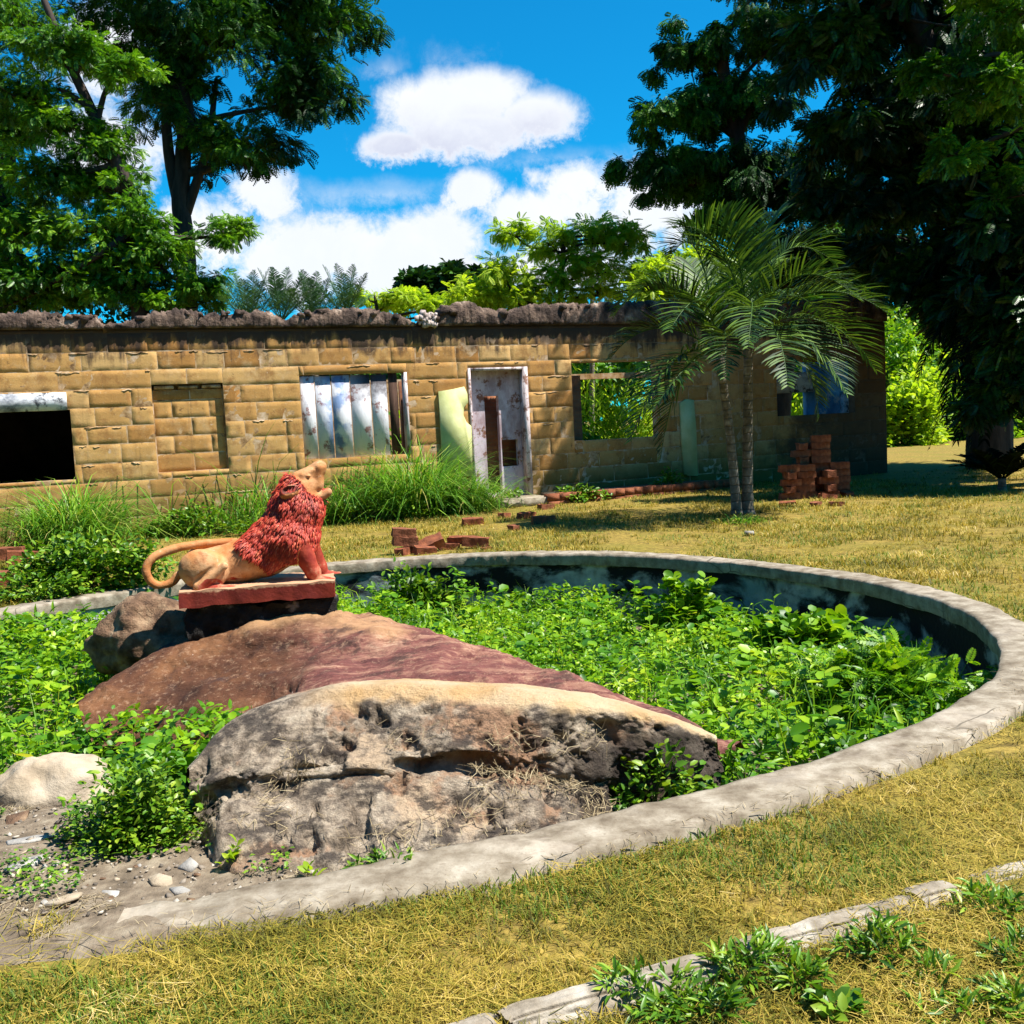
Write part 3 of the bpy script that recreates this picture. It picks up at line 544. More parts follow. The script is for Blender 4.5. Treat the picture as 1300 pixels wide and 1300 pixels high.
GREY = [
 [(235, 1040, 4.9), (236, 985, 4.7), (240, 975, 4.5), (240, 990, 4.45), (243, 1010, 4.4), (246, 1020, 4.38), (250, 1030, 4.35), (255, 1060, 4.2), (262, 1115, 3.95)],
 [(310, 990, 5.6), (303, 925, 5.3), (295, 915, 5.0), (290, 945, 4.75), (288, 970, 4.6), (287, 985, 4.5), (288, 1003, 4.5), (284, 1035, 4.25), (288, 1135, 3.68)],
 [(420, 960, 6.0), (400, 887, 5.6), (385, 878, 5.2), (380, 900, 5.0), (376, 945, 4.75), (373, 968, 4.6), (372, 985, 4.62), (372, 1002, 4.5), (385, 1122, 3.68)],
 [(495, 950, 6.0), (490, 872, 5.6), (485, 866, 5.2), (480, 885, 5.0), (477, 935, 4.75), (475, 962, 4.58), (475, 979, 4.60), (474, 992, 4.46), (480, 1102, 3.7)],
 [(600, 950, 5.8), (595, 874, 5.5), (590, 870, 5.15), (590, 890, 4.92), (588, 930, 4.7), (588, 952, 4.56), (588, 976, 4.62), (588, 988, 4.45), (600, 1084, 3.84)],
 [(700, 950, 5.5), (695, 880, 5.3), (690, 878, 5.0), (690, 897, 4.8), (688, 935, 4.68), (688, 960, 4.58), (690, 990, 4.60), (690, 1002, 4.42), (705, 1056, 3.93)],
 [(800, 960, 5.2), (795, 898, 5.0), (790, 895, 4.85), (790, 906, 4.72), (790, 935, 4.66), (790, 960, 4.6), (792, 995, 4.66), (795, 1010, 4.6), (800, 1032, 4.35)],
 [(880, 965, 5.0), (874, 922, 4.9), (870, 918, 4.75), (870, 926, 4.66), (872, 950, 4.62), (874, 970, 4.6), (875, 992, 4.62), (878, 1010, 4.55), (880, 1022, 4.45)],
 [(914, 975, 4.8), (910, 940, 4.75), (908, 934, 4.7), (912, 940, 4.65), (914, 953, 4.62), (915, 967, 4.6), (915, 980, 4.6), (915, 992, 4.56), (915, 1005, 4.5)]]
_dy = np.array([-.25, -.5, -.6, -.56, -.48, -.42, -.46, -.36, 0]); _ks = [.35, .75, 1, 1, .95, .85, .55, .25, .1]
GREY = [[(p[0], p[1], p[2]+_dy[j]*_ks[i]) for j, p in enumerate(st)] for i, st in enumerate(GREY)]
BROWN = [
 [(105, 925, 7.0), (104, 900, 6.85), (102, 890, 6.7), (101, 898, 6.6), (104, 912, 6.5), (108, 925, 6.42), (118, 945, 6.3)],
 [(205, 885, 8.0), (200, 845, 7.6), (190, 838, 7.2), (180, 858, 6.9), (177, 890, 6.65), (180, 925, 6.4), (185, 960, 6.2)],
 [(275, 850, 8.4), (270, 800, 8.0), (265, 800, 7.5), (260, 825, 7.1), (258, 862, 6.78), (258, 910, 6.35), (262, 968, 6.05)],
 [(345, 830, 8.4), (345, 787, 8.0), (345, 782, 7.5), (342, 806, 7.1), (340, 836, 6.95), (338, 885, 6.35), (340, 960, 5.95)],
 [(450, 840, 8.3), (445, 787, 7.85), (435, 781, 7.4), (430, 803, 7.0), (425, 838, 6.65), (420, 872, 6.1), (415, 945, 5.75)],
 [(540, 860, 7.7), (535, 810, 7.3), (525, 803, 7.0), (520, 825, 6.6), (515, 850, 6.2), (510, 878, 5.8), (508, 925, 5.6)],
 [(640, 880, 7.0), (635, 840, 6.75), (625, 832, 6.5), (620, 850, 6.1), (615, 872, 5.7), (610, 892, 5.5), (610, 920, 5.4)],
 [(740, 910, 6.2), (735, 876, 6.0), (725, 868, 5.8), (720, 880, 5.5), (715, 897, 5.3), (712, 907, 5.2), (712, 925, 5.15)],
 [(845, 945, 5.5), (842, 914, 5.35), (835, 905, 5.2), (830, 912, 5.05), (828, 922, 4.95), (826, 932, 4.9), (826, 945, 4.88)],
 [(950, 965, 5.0), (945, 950, 4.95), (935, 942, 4.9), (934, 945, 4.85), (934, 950, 4.8), (934, 957, 4.78), (934, 970, 4.75)]]
def grey_rock():
    mt, t = new_mat('grey_rock'); o = t.n('ShaderNodeTexCoord').outputs['Object']; g = t.n('ShaderNodeNewGeometry'); sp = t.n('ShaderNodeSeparateXYZ', i={0: o})
    n1 = t.noise(o, 9, 9, .7); c = t.ramp(n1, [(.30, (.035, .028, .022)), (.42, (.19, .145, .105)), (.55, (.40, .32, .235)), (.72, (.60, .50, .38))])
    c = t.mix(t.smooth(t.noise(o, 2.3, 6, .65), .53, .62), c, (.34, .20, .12)); c = t.mix(t.smooth(t.noise(o, 1.7, 7, .66), .58, .66), c, (.48, .35, .23)); mp = t.n('ShaderNodeMapping', i={0: o}); mp.inputs['Scale'].default_value = (1, 1, 2.5)
    # lichen-free sandy band along the crest
    cr = t.math('ADD', t.n('ShaderNodeAttribute', attribute_name='v').outputs['Fac'], t.math('MULTIPLY', t.math('SUBTRACT', t.noise(o, 7, 6, .65), .5), .16)); lf = t.smooth(sp.outputs[0], -1.05, -.75); cr = t.math('MULTIPLY', t.smooth(cr, .41, .36), lf)
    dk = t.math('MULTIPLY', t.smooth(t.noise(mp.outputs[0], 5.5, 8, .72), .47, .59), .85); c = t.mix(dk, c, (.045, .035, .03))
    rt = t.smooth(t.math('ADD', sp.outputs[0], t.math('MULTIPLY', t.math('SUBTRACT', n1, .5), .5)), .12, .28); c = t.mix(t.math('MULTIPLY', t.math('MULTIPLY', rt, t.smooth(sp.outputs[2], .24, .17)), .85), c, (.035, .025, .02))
    c = t.mix(cr, c, t.ramp(t.noise(o, 3, 5), [(.35, (.50, .31, .14)), (.6, (.58, .44, .28))]))
    finish(t, c, .95, t.noise(o, 28, 9, .72), 1.0, .035); return mt
def brown_rock():
    mt, t = new_mat('brown_rock'); o = t.n('ShaderNodeTexCoord').outputs['Object']; sp = t.n('ShaderNodeSeparateXYZ', i={0: o}); mp = t.n('ShaderNodeMapping', i={0: o}); mp.inputs['Rotation'].default_value = (0, 0, .5); mp.inputs['Scale'].default_value = (.6, 2.6, 3)
    c = t.ramp(t.noise(o, 2.2, 7, .62), [(.3, (.035, .013, .007)), (.5, (.095, .036, .016)), (.7, (.19, .085, .036))])  # shade of the left front put into the colour as darker brown
    rt = t.smooth(t.math('ADD', sp.outputs[0], t.math('MULTIPLY', t.math('SUBTRACT', t.noise(o, 1.6, 5), .5), .9)), -1.7, -1.1)
    r2 = t.ramp(t.noise(mp.outputs[0], 3.2, 8, .68, .6), [(.33, (.07, .022, .020)), (.5, (.16, .055, .045)), (.6, (.30, .15, .10)), (.72, (.60, .43, .29))]); c = t.mix(rt, c, r2)
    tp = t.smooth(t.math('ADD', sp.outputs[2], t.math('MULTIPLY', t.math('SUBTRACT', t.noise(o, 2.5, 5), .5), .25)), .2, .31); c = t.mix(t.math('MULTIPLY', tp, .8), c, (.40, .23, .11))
    c = t.mix(t.math('MULTIPLY', t.smooth(t.noise(o, 2.9, 6, .65), .54, .66), .85), c, (.05, .025, .02)); c = t.mix(t.smooth(t.noise(o, 14, 2), .76, .79), c, (.6, .5, .42))
    c = t.mix(t.math('MULTIPLY', t.smooth(t.noise(o, 26, 8, .75), .52, .66), .45), c, (.42, .27, .17)); finish(t, c, .85, t.math('ADD', t.noise(mp.outputs[0], 6, 9, .7), t.math('MULTIPLY', t.noise(o, 30, 8, .75), .6)), .8, .03, .25); return mt
M['grey_rock'] = grey_rock(); M['brown_rock'] = brown_rock()
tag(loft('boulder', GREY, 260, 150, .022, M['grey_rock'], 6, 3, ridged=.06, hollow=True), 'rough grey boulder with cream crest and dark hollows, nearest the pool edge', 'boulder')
tag(loft('boulder', BROWN, 240, 120, .032, M['brown_rock'], 3.2, 14, ridged=.035), 'smooth reddish brown boulder sloping down right under the lion plinth', 'boulder')
def icorock(name, c, r, mat, seed, nz=.25, flat=1.0, rz=0.0, nu=26, nv=18, freq=1.6, cut=0.0):
    u = np.linspace(0, 2*np.pi, nu, endpoint=False); v = np.linspace(0.001, np.pi-.001, nv); U, Vv = np.meshgrid(u, v, indexing='ij'); d = np.stack([np.sin(Vv)*np.cos(U), np.sin(Vv)*np.sin(U), np.cos(Vv)], -1)
    k = 1+nz*fbm(d*freq+seed*3.1, 4, seed)
    if cut: k = np.minimum(k, 1-cut*np.abs(vnoise(d*1.3+seed, seed+3)))
    p = d*k[..., None]*np.asarray(r); p[..., 2] *= flat; p = p@rot(0, 0, rz).T
    o = fast_mesh(name, p.reshape(-1, 3), grid_faces(nu, nv, True)[:, ::-1], [mat], smooth=True); o.location = tuple(c); return o
M['rough_rock'] = obj_noise_mat('rough_rock', [(.30, (.04, .025, .018)), (.48, (.17, .10, .06)), (.7, (.36, .25, .155))], 7, 9, bscale=30, bstr=1.0, bdist=.03)
M['pale_rock'] = obj_noise_mat('pale_rock', [(.28, (.16, .12, .08)), (.45, (.34, .27, .19)), (.7, (.46, .39, .30))], 4, 9, bscale=30, bstr=.5, bdist=.02)
c = P(196, 800, 7.95); tag(icorock('boulder', (c[0], c[1], .02), (.43, .38, .36), M['rough_rock'], 5, .22, nu=60, nv=44), 'small rough brown boulder behind the left end of the plinth', 'boulder')
c = G(52, 1030, -.12); tag(icorock('boulder', (c[0], c[1]+.1, -.10), (.27, .22, .21), M['pale_rock'], 9, .18, nu=50, nv=36), 'pale cream rounded rock among the weeds at the left edge', 'rock')

# ------------------------------------------------------------------ plinth and lion
ZP = .54; a = G(226, 751.6, ZP); b = G(425.4, 736.5, ZP); pd = unit((b-a)[:2]); PL = float(np.hypot(*(b-a)[:2])); pang = math.atan2(pd[1], pd[0])
plinth = empty('plinth', (a[0], a[1], 0), pang); tag(plinth, 'chipped dark red slab on a blackened concrete base carrying the lion', 'plinth')
def worn_edge(t, o, col):
    sp = t.n('ShaderNodeSeparateXYZ', i={0: o}); return t.mix(t.smooth(t.math('ADD', sp.outputs[2], t.math('MULTIPLY', t.math('SUBTRACT', t.noise(o, 14, 6, .7), .5), .07)), ZP-.022, ZP-.008), col, (.46, .26, .15))
M['red_paint'] = obj_noise_mat('red_paint', [(.34, (.48, .25, .16)), (.39, (.22, .026, .012)), (.60, (.15, .016, .010)), (.72, (.34, .09, .05))], 5, 8, rough=.6, bstr=.3, spec=.35, extra=worn_edge)
M['black_base'] = obj_noise_mat('black_base', [(.35, (.008, .007, .007)), (.6, (.03, .026, .024)), (.72, (.28, .23, .2))], 6, 8, bstr=1.0, bdist=.05)
def rough_box(x0, x1, y0, y1, z0, z1, amp, seed, step=.03):
    mb = MB(); 
    def face(o, e1, e2, n1, n2):
        u, v = np.meshgrid(np.linspace(0, 1, n1), np.linspace(0, 1, n2), indexing='ij'); p = np.array(o)+u[..., None]*np.array(e1)+v[..., None]*np.array(e2)
        c_ = np.array([(x0+x1)/2, (y0+y1)/2, (z0+z1)/2]); p = p+amp*np.stack([fbm(p*9, 4, seed), fbm(p*9+5, 4, seed+1), fbm(p*9+11, 4, seed+2)], -1); mb.add(p.reshape(-1, 3), grid_faces(n1, n2))
    X, Y_, Z_ = x1-x0, y1-y0, z1-z0; k = lambda L: max(3, int(L/step))
    face((x0, y0, z0), (X, 0, 0), (0, 0, Z_), k(X), k(Z_)); face((x1, y1, z0), (-X, 0, 0), (0, 0, Z_), k(X), k(Z_)); face((x1, y0, z0), (0, Y_, 0), (0, 0, Z_), k(Y_), k(Z_)); face((x0, y1, z0), (0, -Y_, 0), (0, 0, Z_), k(Y_), k(Z_)); face((x0, y0, z1), (X, 0, 0), (0, Y_, 0), k(X), k(Y_)); face((x0, y1, z0), (X, 0, 0), (0, -Y_, 0), k(X), k(Y_))
    return mb
PW = .58
rough_box(0, PL, 0, PW, ZP-.118, ZP, .009, 41).build('slab', [M['red_paint']], plinth, smooth=True)
rough_box(.03, PL-.02, .05, PW-.03, .05, ZP-.119, .045, 51).build('base', [M['black_base']], plinth, smooth=True)
LS = .2308*7.52/1300
def L(zx, zy, y=0.0): return np.array([((zx-285)+.05*(800-zy))*LS, y, ((800-zy)-.085*(zx-285))*LS])
def sd_cone(p, a, b, ra, rb, sy=1.0):
    a = np.array(a, float); b = np.array(b, float); q = p-a; q = q*[1, 1/sy, 1]; d = (b-a)*[1, 1/sy, 1]; h = np.clip((q@d)/(d@d+1e-12), 0, 1); return np.linalg.norm(q-h[..., None]*d, axis=-1)-(ra+(rb-ra)*h)
def sd_ell(p, c, r, ry=0.0):
    q = p-np.array(c, float)
    if ry: cs, sn = math.cos(ry), math.sin(ry); q = np.stack([q[..., 0]*cs+q[..., 2]*sn, q[..., 1], -q[..., 0]*sn+q[..., 2]*cs], -1)
    r = np.array(r, float); k0 = np.linalg.norm(q/r, axis=-1); k1 = np.linalg.norm(q/(r*r), axis=-1); return k0*(k0-1)/np.maximum(k1, 1e-9)
def smin(a, b, k): h = np.clip(.5+.5*(b-a)/k, 0, 1); return b+(a-b)*h-k*h*(1-h)
def smax(a, b, k): return -smin(-a, -b, k)
def torso(p):
    d = sd_cone(p, L(370, 700), L(640, 640), .135, .14, 1.15); d = smin(d, sd_cone(p, L(620, 640), L(850, 520), .145, .20, 1.0), .06)
    d = smin(d, sd_cone(p, L(850, 520), L(905, 345), .195, .165, 1.0), .05); d = smin(d, sd_ell(p, L(590, 690), (.17, .135, .115), .12), .06); d = smin(d, sd_ell(p, L(740, 640), (.14, .13, .13), .3), .06); return d
def head(p):
    d = sd_cone(p, L(905, 300), L(930, 245), .145, .115); d = smin(d, sd_cone(p, L(925, 225), L(1012, 128), .098, .042, 1.0), .04)
    d = smin(d, sd_cone(p, L(925, 195), L(1036, 114), .066, .036, 1.15), .02); d = smin(d, sd_cone(p, L(955, 238), L(1018, 218), .075, .042, 1.25), .03); d = smin(d, sd_cone(p, L(1026, 122), L(1022, 228), .040, .032, 1.7), .03)
    d = smin(d, sd_ell(p, L(1042, 128), (.028, .044, .044)), .03); d = smin(d, sd_cone(p, L(985, 292), L(1050, 276), .055, .032, 1.2), .02); d = smin(d, sd_cone(p, L(1040, 282), L(1072, 262), .036, .034, 1.5), .02)
    for sg in (-1, 1):
        d = smin(d, sd_cone(p, L(940, 172, sg*.07), L(985, 140, sg*.055), .026, .018), .02); d = smin(d, sd_ell(p, L(968, 172, sg*.085), (.018, .012, .011)), .006)
        ear = sd_ell(p, L(868, 262, sg*.150), (.080, .045, .056), .22); ear = smax(ear, -sd_ell(p, L(872, 243, sg*.195), (.066, .050, .030), .22), .006); d = smin(d, ear, .010)
    return d
def legs(p):
    d = np.full(p.shape[:-1], 9.)
    for sg in (-1, 1):
        dx = 0 if sg < 0 else .05
        o = np.array([dx, 0, 0]); d = smin(d, sd_cone(p, L(905, 540, sg*.12)+o, L(985, 700, sg*.14)+o, .095, .055), .03); d = smin(d, sd_cone(p, L(985, 700, sg*.14)+o, L(1000, 742, sg*.14)+o, .055, .045), .02)
        for k in (-1, 0, 1): d = smin(d, sd_cone(p, L(1005, 748, sg*.14)+o, L(1085+8*(k == 0), 748, sg*.14+k*.032)+o, .038, .024), .012)
        d = smin(d, sd_ell(p, L(405, 692, sg*.155), (.175, .092, .150), -.35), .014)
        sh = sd_cone(p, L(518, 664, sg*.222), L(385, 780, sg*.222), .030, .042); d = smin(d, sh, .006); d = smin(d, sd_cone(p, L(385, 782, sg*.21), L(560, 792, sg*.21), .036, .033), .012)
        for k in (-1, 0, 1): d = smin(d, sd_cone(p, L(560, 792, sg*.21), L(625+6*(k == 0), 790, sg*.21+k*.024), .028, .02), .01)
        cr = sd_cone(p, L(512, 630, sg*.245), L(372, 742, sg*.250), .017, .022); d = smax(d, -cr, .008)
    return d
TP = [L(300, 735), L(262, 735), L(228, 775), L(165, 797), L(112, 770), L(92, 705, .0), L(128, 645, .02), L(210, 605, .06), L(330, 578, .10), L(450, 566, .12), L(560, 560, .13)]
def tail(p):
    q = catmull(np.array(TP), np.linspace(0, 1, 34)); d = np.full(p.shape[:-1], 9.)
    for k in range(len(q)-1): d = np.minimum(d, sd_cone(p, q[k], q[k+1], .031, .031))
    return d
def body(p):
    d = smin(torso(p), legs(p), .025); d = smin(d, head(p), .04); d = smin(d, tail(p), .012); d = smax(d, -(p[..., 2]-.004), .003) if False else d; return d+.0025*fbm(p*16, 3, 91)
MP = np.array([L(*q)[[0, 2]] for q in [(570, 560), (640, 490), (700, 400), (760, 265), (800, 190), (860, 165), (925, 205), (965, 265), (1050, 300), (1060, 380), (1040, 470), (1005, 600), (940, 640), (850, 655), (760, 710), (690, 650), (620, 610)]])
def sd_poly(q, poly):
    d = np.full(q.shape[:-1], 1e9); s = np.ones(q.shape[:-1]); n = len(poly)
    for i in range(n):
        a_, b_ = poly[i], poly[i-1]; e = b_-a_; w_ = q-a_; t_ = np.clip((w_@e)/(e@e), 0, 1); bb = w_-t_[..., None]*e; d = np.minimum(d, (bb**2).sum(-1))
        c1 = q[..., 1] >= a_[1]; c2 = q[..., 1] < b_[1]; c3 = e[0]*w_[..., 1] > e[1]*w_[..., 0]; flip = (c1 & c2 & c3) | (~c1 & ~c2 & ~c3); s = np.where(flip, -s, s)
    return s*np.sqrt(d)
def mane(p):
    d = smin(torso(p), sd_cone(p, L(905, 345), L(925, 255), .165, .13), .04)-.022-.006*fbm(p*22, 2, 8); d = smin(d, sd_cone(p, L(930, 330), L(1015, 315), .15, .055), .04); return smax(d, sd_poly(p[..., [0, 2]], MP), .02)
def surface_nets(f, lo, hi, h):
    ax = [np.arange(l, u+h, h) for l, u in zip(lo, hi)]; n = [len(q) for q in ax]; p = np.stack(np.meshgrid(*ax, indexing='ij'), -1); v = f(p); s = v < 0
    nc = [k-1 for k in n]; acc = np.zeros(nc+[3]); cnt = np.zeros(nc)
    cor = [(i, j, k) for i in (0, 1) for j in (0, 1) for k in (0, 1)]; sl = lambda o: tuple(slice(o[q], o[q]+nc[q]) for q in range(3))
    for c1 in cor:
        for axq in range(3):
            if c1[axq]: continue
            c2 = list(c1); c2[axq] = 1; va, vb = v[sl(c1)], v[sl(c2)]; x = (va < 0) != (vb < 0); t = np.where(x, va/np.where(x, va-vb, 1), 0)
            q = np.zeros(nc+[3]); q += np.array(c1); q[..., axq] += t; acc += np.where(x[..., None], q, 0); cnt += x
    act = cnt > 0; idx = np.full(nc, -1); idx[act] = np.arange(act.sum()); I = np.argwhere(act); V = (acc[act]/cnt[act][:, None]+I)*h+np.array([q[0] for q in ax]); F = []
    for axq in range(3):
        b, c = (axq+1) % 3, (axq+2) % 3; s1 = [slice(None)]*3; s2 = [slice(None)]*3; s1[axq] = slice(0, -1); s2[axq] = slice(1, None); x = s[tuple(s1)] != s[tuple(s2)]; e = np.argwhere(x); e = e[(e[:, b] > 0) & (e[:, c] > 0) & (e[:, b] < nc[b]) & (e[:, c] < nc[c])]
        def at_(db, dc): q = e.copy(); q[:, b] += db; q[:, c] += dc; return idx[q[:, 0], q[:, 1], q[:, 2]]
        Q = np.stack([at_(-1, -1), at_(0, -1), at_(0, 0), at_(-1, 0)], 1); ins = s[tuple(e.T)]; Q = np.where(ins[:, None], Q, Q[:, ::-1]); F.append(Q)
    F = np.concatenate(F); return V, F[(F >= 0).all(1)]
lp = np.array([a[0], a[1]])+np.array([-pd[1], pd[0]])*.29
lion = empty('lion_statue', (lp[0], lp[1], ZP-.004), pang); tag(lion, 'painted seated lion statue with red mane roaring up at the sky on a red plinth', 'statue')
V, Fq = surface_nets(body, (-.30, -.32, -.02), (1.15, .32, 1.05), .0085)
V[:, 2] = np.maximum(V[:, 2], 0)
nzv = fbm(V*9, 4, 61); legx = L(893, 640)[0]; redf = np.clip((V[:, 0]-legx+.05*nzv)/.04, 0, 1)*np.clip((L(0, 560)[2]-.3*(V[:, 0]-.8)-V[:, 2])/.05+.6, 0, 1)*(V[:, 2] < .36)
foot = np.clip((.075-V[:, 2]+.03*nzv)/.03, 0, 1)*(V[:, 0] > L(380, 0)[0]-.05)*(V[:, 0] < .6)*(np.abs(V[:, 1]) > .12); redf = np.maximum(redf, foot*.85)
mth = np.linalg.norm(V-L(1056, 258), axis=1); redf = np.maximum(redf, np.clip((.05-mth)/.02, 0, 1))
tip = np.linalg.norm(V-np.array(TP[-1]), axis=1); eye = np.zeros(len(V))
for sg in (-1, 1): redf = np.maximum(redf, (np.linalg.norm((V-L(868, 250, sg*.15))*[1, 1, 1.3], axis=1) < .085)*(V[:, 2]-.22*V[:, 0] > L(868, 262)[2]-.22*L(868, 262)[0]))
nose = np.clip((.028-np.linalg.norm((V-L(1058, 84))*[1, .6, 1], axis=1))/.01, 0, 1)*.4; ear_d = np.zeros(len(V))
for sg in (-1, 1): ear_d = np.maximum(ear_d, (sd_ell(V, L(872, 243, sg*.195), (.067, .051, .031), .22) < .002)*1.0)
mt, t = new_mat('lion_paint'); o_ = t.n('ShaderNodeTexCoord').outputs['Object']; rd = t.n('ShaderNodeAttribute', attribute_name='red').outputs['Fac']; dk = t.n('ShaderNodeAttribute', attribute_name='dark').outputs['Fac']
c_ = t.ramp(t.noise(o_, 4, 6, .6), [(.32, (.38, .115, .025)), (.48, (.48, .21, .075)), (.66, (.56, .33, .17))]); c_ = t.mix(t.math('MULTIPLY', t.smooth(t.noise(o_, 9, 8, .7), .50, .66), .6), c_, (.24, .075, .025)); c_ = t.mix(t.math('MULTIPLY', t.smooth(t.noise(o_, 26, 6, .7), .60, .68), .6), c_, (.62, .45, .30))
c_ = t.mix(t.smooth(t.math('ADD', rd, t.math('MULTIPLY', t.math('SUBTRACT', t.noise(o_, 20, 5), .5), .5)), .4, .55), c_, t.ramp(t.noise(o_, 9, 6), [(.35, (.20, .018, .010)), (.55, (.32, .045, .022)), (.68, (.50, .24, .14))]))
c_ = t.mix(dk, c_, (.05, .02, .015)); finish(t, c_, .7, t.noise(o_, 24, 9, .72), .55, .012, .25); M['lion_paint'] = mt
lb = fast_mesh('body', V, Fq, [M['lion_paint']], smooth=True, parent=lion, attrs={'red': redf, 'dark': np.maximum(np.maximum(eye, nose), ear_d*.8)})
V, Fq = surface_nets(mane, (.35, -.33, .05), (1.15, .33, 1.0), .011)
fn = np.cross(V[Fq[:, 2]]-V[Fq[:, 0]], V[Fq[:, 3]]-V[Fq[:, 1]]); vn = np.zeros_like(V)
for k in range(4): np.add.at(vn, Fq[:, k], fn)
vn = unit(vn); sel = rng.choice(len(V), min(len(V), 6500), replace=False); sel = sel[(sd_poly(V[sel][:, [0, 2]], MP) < -.008) | (rng.random(len(sel)) < .35)]; hc = L(960, 215); fl = unit((V[sel]-hc)*[1, 1.2, 1])*.9+np.array([-.25, 0, -.55])+rng.normal(size=(len(sel), 3))*.16; fl = fl-vn[sel]*(fl*vn[sel]).sum(1, keepdims=True); fl = unit(fl)+vn[sel]*.16
TFT = (np.array([[0, 0, -.1], [.35, .3, .12], [.35, -.3, .12], [1, 0, .10], [.4, 0, .26]]), [np.array([[0, 4, 1], [1, 4, 3], [3, 4, 2], [2, 4, 0]])])
Vt, Ft = stamp(*TFT, V[sel]-vn[sel]*.004, fl, vn[sel], rng.uniform(.032, .062, len(sel)), rng.uniform(.016, .026, len(sel)))
mt, t = new_mat('mane_paint'); g = t.n('ShaderNodeNewGeometry'); o_ = t.n('ShaderNodeTexCoord').outputs['Object']
c_ = t.ramp(g.outputs['Random Per Island'], [(0, (.20, .012, .006)), (.4, (.31, .024, .010)), (.85, (.40, .045, .018)), (1, (.50, .13, .06))]); c_ = t.mix(t.math('MULTIPLY', t.smooth(t.noise(o_, 9, 7, .7), .52, .66), .55), c_, (.09, .012, .010)); finish(t, c_, .55, t.noise(o_, 45, 5), .3, .01, .35); M['mane_paint'] = mt
mb = MB(); mb.add(V, Fq); mb.add(Vt, Ft); mb.build('mane', [M['mane_paint']], lion, smooth=False)

# ------------------------------------------------------------------ vegetation builders
def in_ell(n, c, r):
    d = rdir(n)*(rng.random((n, 1))**(1/2.4)); return np.asarray(c)+d*np.asarray(r)
def foliage(name, pos, up, size, tmpl, mat, parent=None, out=None, droop=.2, label=None):
    n = len(pos); ax = rdir(n)*[1, 1, .5]+(out if out is not None else 0)*.8; ax[:, 2] -= droop; nr = rdir(n)*.6+np.asarray(up)
    V, Fs = stamp(*tmpl, pos, ax, nr, size); return fast_mesh(name, V, Fs, [mat], parent=parent)
def tree(label, base, trunk, r0, blobs, clumps, per, spray, mat, tmpl=PIN, group=None, name='tree', bark='bark', cr=.34, cat='tree', limbs=True, droop=.35, extra=()):
    """trunk: list of points; blobs: (centre, (rx,ry,rz)); foliage in clumps round the shell of every blob"""
    root = empty(name, base); tag(root, label, cat, group); b0 = np.asarray(base, float); tr = np.asarray(trunk, float); mb = MB()
    tt = catmull(tr, np.linspace(0, 1, 24)); rad = np.linspace(1, .28, 24)*r0; tt = tt+.25*r0*np.c_[fbm(tt*1.1, 2, 3), fbm(tt*1.1+4, 2, 4), 0*rad]; mb.add(*tube(tt-b0, rad, 10))
    for e in extra:
        ee = catmull(np.asarray(e[0], float), np.linspace(0, 1, 18)); mb.add(*tube(ee-b0, np.linspace(1, .35, 18)*e[1], 8))
    pos = []; out = []
    for c, r in blobs:
        c = np.asarray(c, float); r = np.asarray(r, float); k = max(3, int(clumps*(r.prod()**(1/3))))
        if limbs:
            i = np.argmin(((tt[6:]-(c-[0, 0, r[2]*.8]))**2).sum(1))+6; s_ = tt[i]; mid = (s_+c)/2+rng.normal(size=3)*.12*np.linalg.norm(c-s_)+[0, 0, .1*r[2]]; lp_ = catmull(np.array([s_, mid, c]), np.linspace(0, 1, 10)); mb.add(*tube(lp_-b0, np.linspace(rad[i]*.6, .025, 10), 6))
        d = rdir(k); d[:, 2] = np.where(d[:, 2] < -.5, -d[:, 2]*.6, d[:, 2]); cc_ = c+d*r*rng.uniform(.35, 1.02, (k, 1))
        if limbs:
            for q in range(0, k, 3): lp_ = catmull(np.array([c+(cc_[q]-c)*.1, (c+cc_[q])/2+rng.normal(size=3)*.1*r, cc_[q]]), np.linspace(0, 1, 6)); mb.add(*tube(lp_-b0, np.linspace(.03, .008, 6)*max(1, r0*3), 4, False))
        cl = cr*(r.prod()**(1/3))*rng.uniform(.6, 1.25, k); n = np.maximum(2, (per*rng.uniform(.6, 1.3, k)).astype(int)); ci = np.repeat(np.arange(k), n); dd = rdir(len(ci))*(rng.random((len(ci), 1))**.45); p = cc_[ci]+dd*cl[ci, None]*[1, 1, .62]; pos.append(p); out.append(unit(p-c)*.5+dd)
    pos = np.concatenate(pos); out = np.concatenate(out); mb.build('trunk', [M[bark]], root, smooth=True)
    foliage('crown', pos-b0, (0, 0, .8), spray*rng.uniform(.7, 1.3, len(pos)), tmpl, mat, root, out, droop); return root
def B(px, py, Y, rx, ry=None, rd=None):
    k = Y/F_PX; ry = ry or rx; return (P(px, py, Y), (rx*k, (rd or (rx+ry)/2)*k, ry*k))
def gp(px, Y): q = P(px, 600, Y); return np.array([q[0], q[1], -.05])

